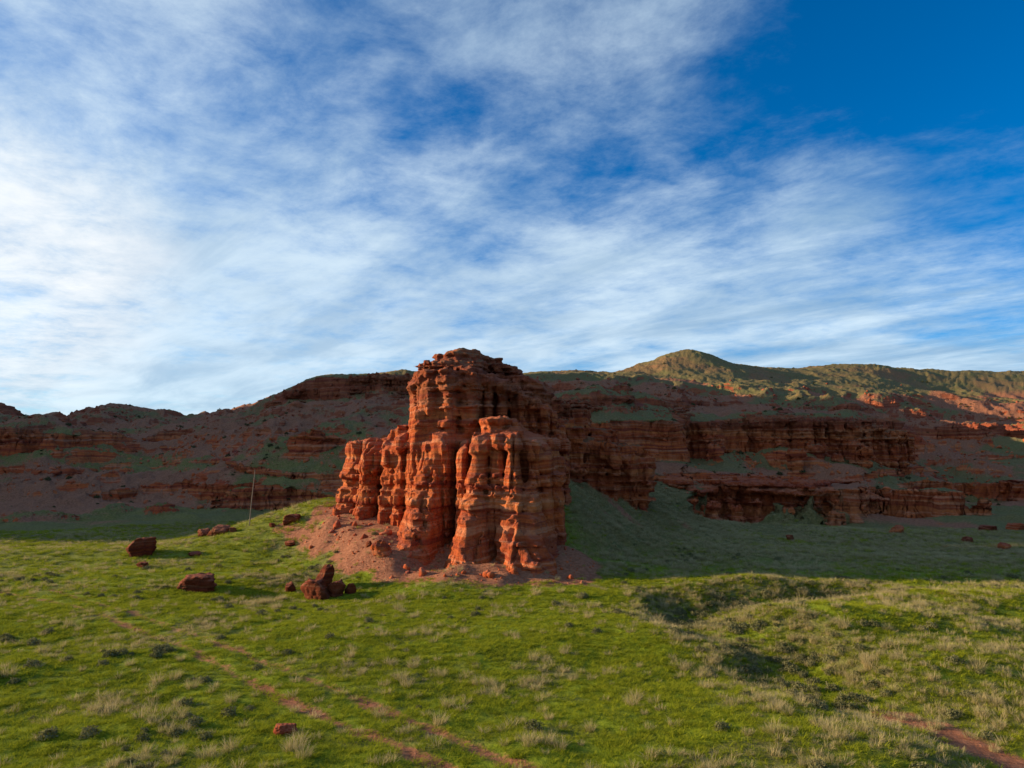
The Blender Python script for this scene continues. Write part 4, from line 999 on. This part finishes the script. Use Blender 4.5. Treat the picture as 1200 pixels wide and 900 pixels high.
for i in single:
    a_, b_q = ppx[i], ppy[i]
    dwi = polydist(np.array([x[i]]), np.array([y[i]]), WASH)
    near_w = float(dwi[0][0]) < 4.0; big = 'Large' if sc[i] > 1.0 else 'Small'
    if a_ < 160: zone = 'at the far left of the meadow'
    elif a_ < 330: zone = 'in the green left of the small rust-red stone' if b_q > 800 else 'on the open green of the left meadow'
    elif a_ < 560: zone = 'beside the reddish wheel ruts' if b_q > 760 else 'on the green in front of the butte'
    elif a_ < 760: zone = 'on the green right of the wheel ruts' if b_q > 760 else 'on the green left of the start of the wash'
    elif near_w and float(dwi[1][0]) < 3.2: zone = 'on the pale rim round the upper dark hollow of the wash'
    elif near_w and float(dwi[1][0]) < 5.6: zone = 'along the middle of the wash between its two dark hollows'
    elif near_w: zone = 'beside the lower part of the wash near its red earth bed'
    elif b_q > 830: zone = 'below the wash in the lower right corner' if a_ > 980 else 'on the bank left of the lower wash'
    else: zone = 'on the rough field beyond the wash at the right'
    lb = big.lower() + ' dry straw-coloured tussock ' + zone; gA = big.lower() + ' dry tussocks ' + zone
    o = bpy.data.objects.new('grass_tussock', S3[rs.integers(0, 4)].data); COL.objects.link(o)
    o.location = (x[i], y[i], z[i]); o.rotation_euler = (rs.normal() * .08, rs.normal() * .08, rs.uniform(0, 6.28)); o.scale = (sc[i],) * 3
    tag(o, lb, 'grass tussock', gA)
scatter('dry_grass', np.stack([x, y, z], 1)[rest], sc[rest], S3, 'dry straw-coloured grass scattered over the green plain', 'dry grass', 6)
x, y, r = cand(75000, 19, 105, 7); dn = dryness(x, y) - 0.5 * soilness(x, y); k_ = r.uniform(size=len(x)) < sst(0.2, 0.8, dn) * 0.5 + 0.03; x, y = x[k_], y[k_]
scatter('pale_tufts', np.stack([x, y, height(x, y)[0]], 1), r.uniform(.6, 1.4, len(x)), D3, 'low pale tufts of dry grass between the green', 'dry grass', 8)
# grey-green sage in the hollows, at the left edge and over the right-hand field
x, y, r = cand(30000, 19, 70, 9); dw, pw = polydist(x, y, WASH)
pk = 0.30 * np.exp(-(dw / 2.2) ** 2) * (pw < 6.8) + 0.10 * sst(0.1, 0.6, fbm(x / 5, y / 4, o=3, seed=181)) * ((x > 8) | (x < -10)) + 0.004
pk = pk * (1 - soilness(x, y)); k_ = r.uniform(size=len(x)) < pk; x, y = x[k_], y[k_]
scatter('sage_shrubs', np.stack([x, y, height(x, y)[0]], 1), r.uniform(.4, 1.1, len(x)), A3, 'grey-green low sage growing in the hollows of the wash and in patches on the plain', 'shrubs', 10)
# scrub and rubble on the hills: taken from the faces of the hill meshes
def on_hills(n, seed, wfun):
    r = np.random.default_rng(seed); ids = np.nonzero(is_hill & (np.abs(fth) < R(50)) & (frr < 340))[0]
    a = F[ids]; c_ = V[a].mean(1); e1 = V[a[:, 2]] - V[a[:, 0]]; e2 = V[a[:, 3]] - V[a[:, 1]]; nn = np.cross(e1, e2); ar = np.linalg.norm(nn, axis=1); nz = np.abs(nn[:, 2]) / np.maximum(ar, 1e-9)
    wv = ar * wfun(c_, nz); wv /= wv.sum(); pick = r.choice(len(ids), n, p=wv); return c_[pick] + r.normal(0, 0.12, (n, 3)) * [1, 1, 0], r
pts, r = on_hills(3000, 11, lambda c_, nz: (1 - 0.8 * sst(25, 32, c_[:, 2])) * sst(0.5, 0.85, nz) * (0.08 + sst(0.1, 0.7, fbm(c_[:, 0] / 14, c_[:, 1] / 14, o=3, seed=191))))
scatter('hill_scrub', pts, np.minimum(0.16 + r.pareto(2.0, len(pts)) * 0.22, 1.1), H3, 'dark low scrub dotted over the slopes of the hills', 'scrub', 12, flat=0.8)
ST = [mesh_obj('rubble_stone', *stone_verts((1, .8, .6), 60 + i, 2, 8), M_rub, smooth=False, link=False) for i in range(4)]
pts, r = on_hills(6500, 13, lambda c_, nz: (0.15 + sst(0.95, 0.7, nz)) * (1 - sst(15, 40, c_[:, 2])) * (0.15 + sst(0.0, 0.6, fbm(c_[:, 0] / 10, c_[:, 1] / 10, o=2, seed=195))))
scatter('rubble', pts, r.uniform(0.2, 1.0, len(pts)) ** 3 * 1.25 + 0.15, ST, 'broken red rubble lying on the hillsides below the cliffs', 'rubble', 14, tilt=1.0)
xq, yq, r = cand(5500, 50, 80, 15, 20); sn = soilness(xq, yq); k_ = (sn > 0.75); xq, yq = xq[k_], yq[k_]
scatter('scree', np.stack([xq, yq, height(xq, yq)[0]], 1), np.minimum(r.pareto(2.2, len(xq)) * 0.09 + 0.05, 1.1), ST, 'small pink-red stones of the scree round the foot of the butte', 'scree', 16, tilt=1.0)
# the lone little tree on the skyline
tX, tY = at(257, 490, 268)[:2]; tZ = float(height(np.array([tX]), np.array([tY]))[0][0])
tree = empty('tree', (tX, tY, tZ)); tag(tree, 'tiny lone tree on the skyline left of the craggy mesa', 'tree')
v_, f_ = tube([(0, 0, -0.3), (0.05, 0, 0.7), (0.0, 0, 1.4)], 0.14, 0.06, 7); mesh_obj('trunk', v_, f_, M_pole, parent=tree)
cr = bush('crown', 500, 1.2, 1.25, 0.14, M_scrub, 77, link=True); cr.parent = tree; cr.location = (0, 0, 1.0)
print('done', round(time.time() - T0, 1))
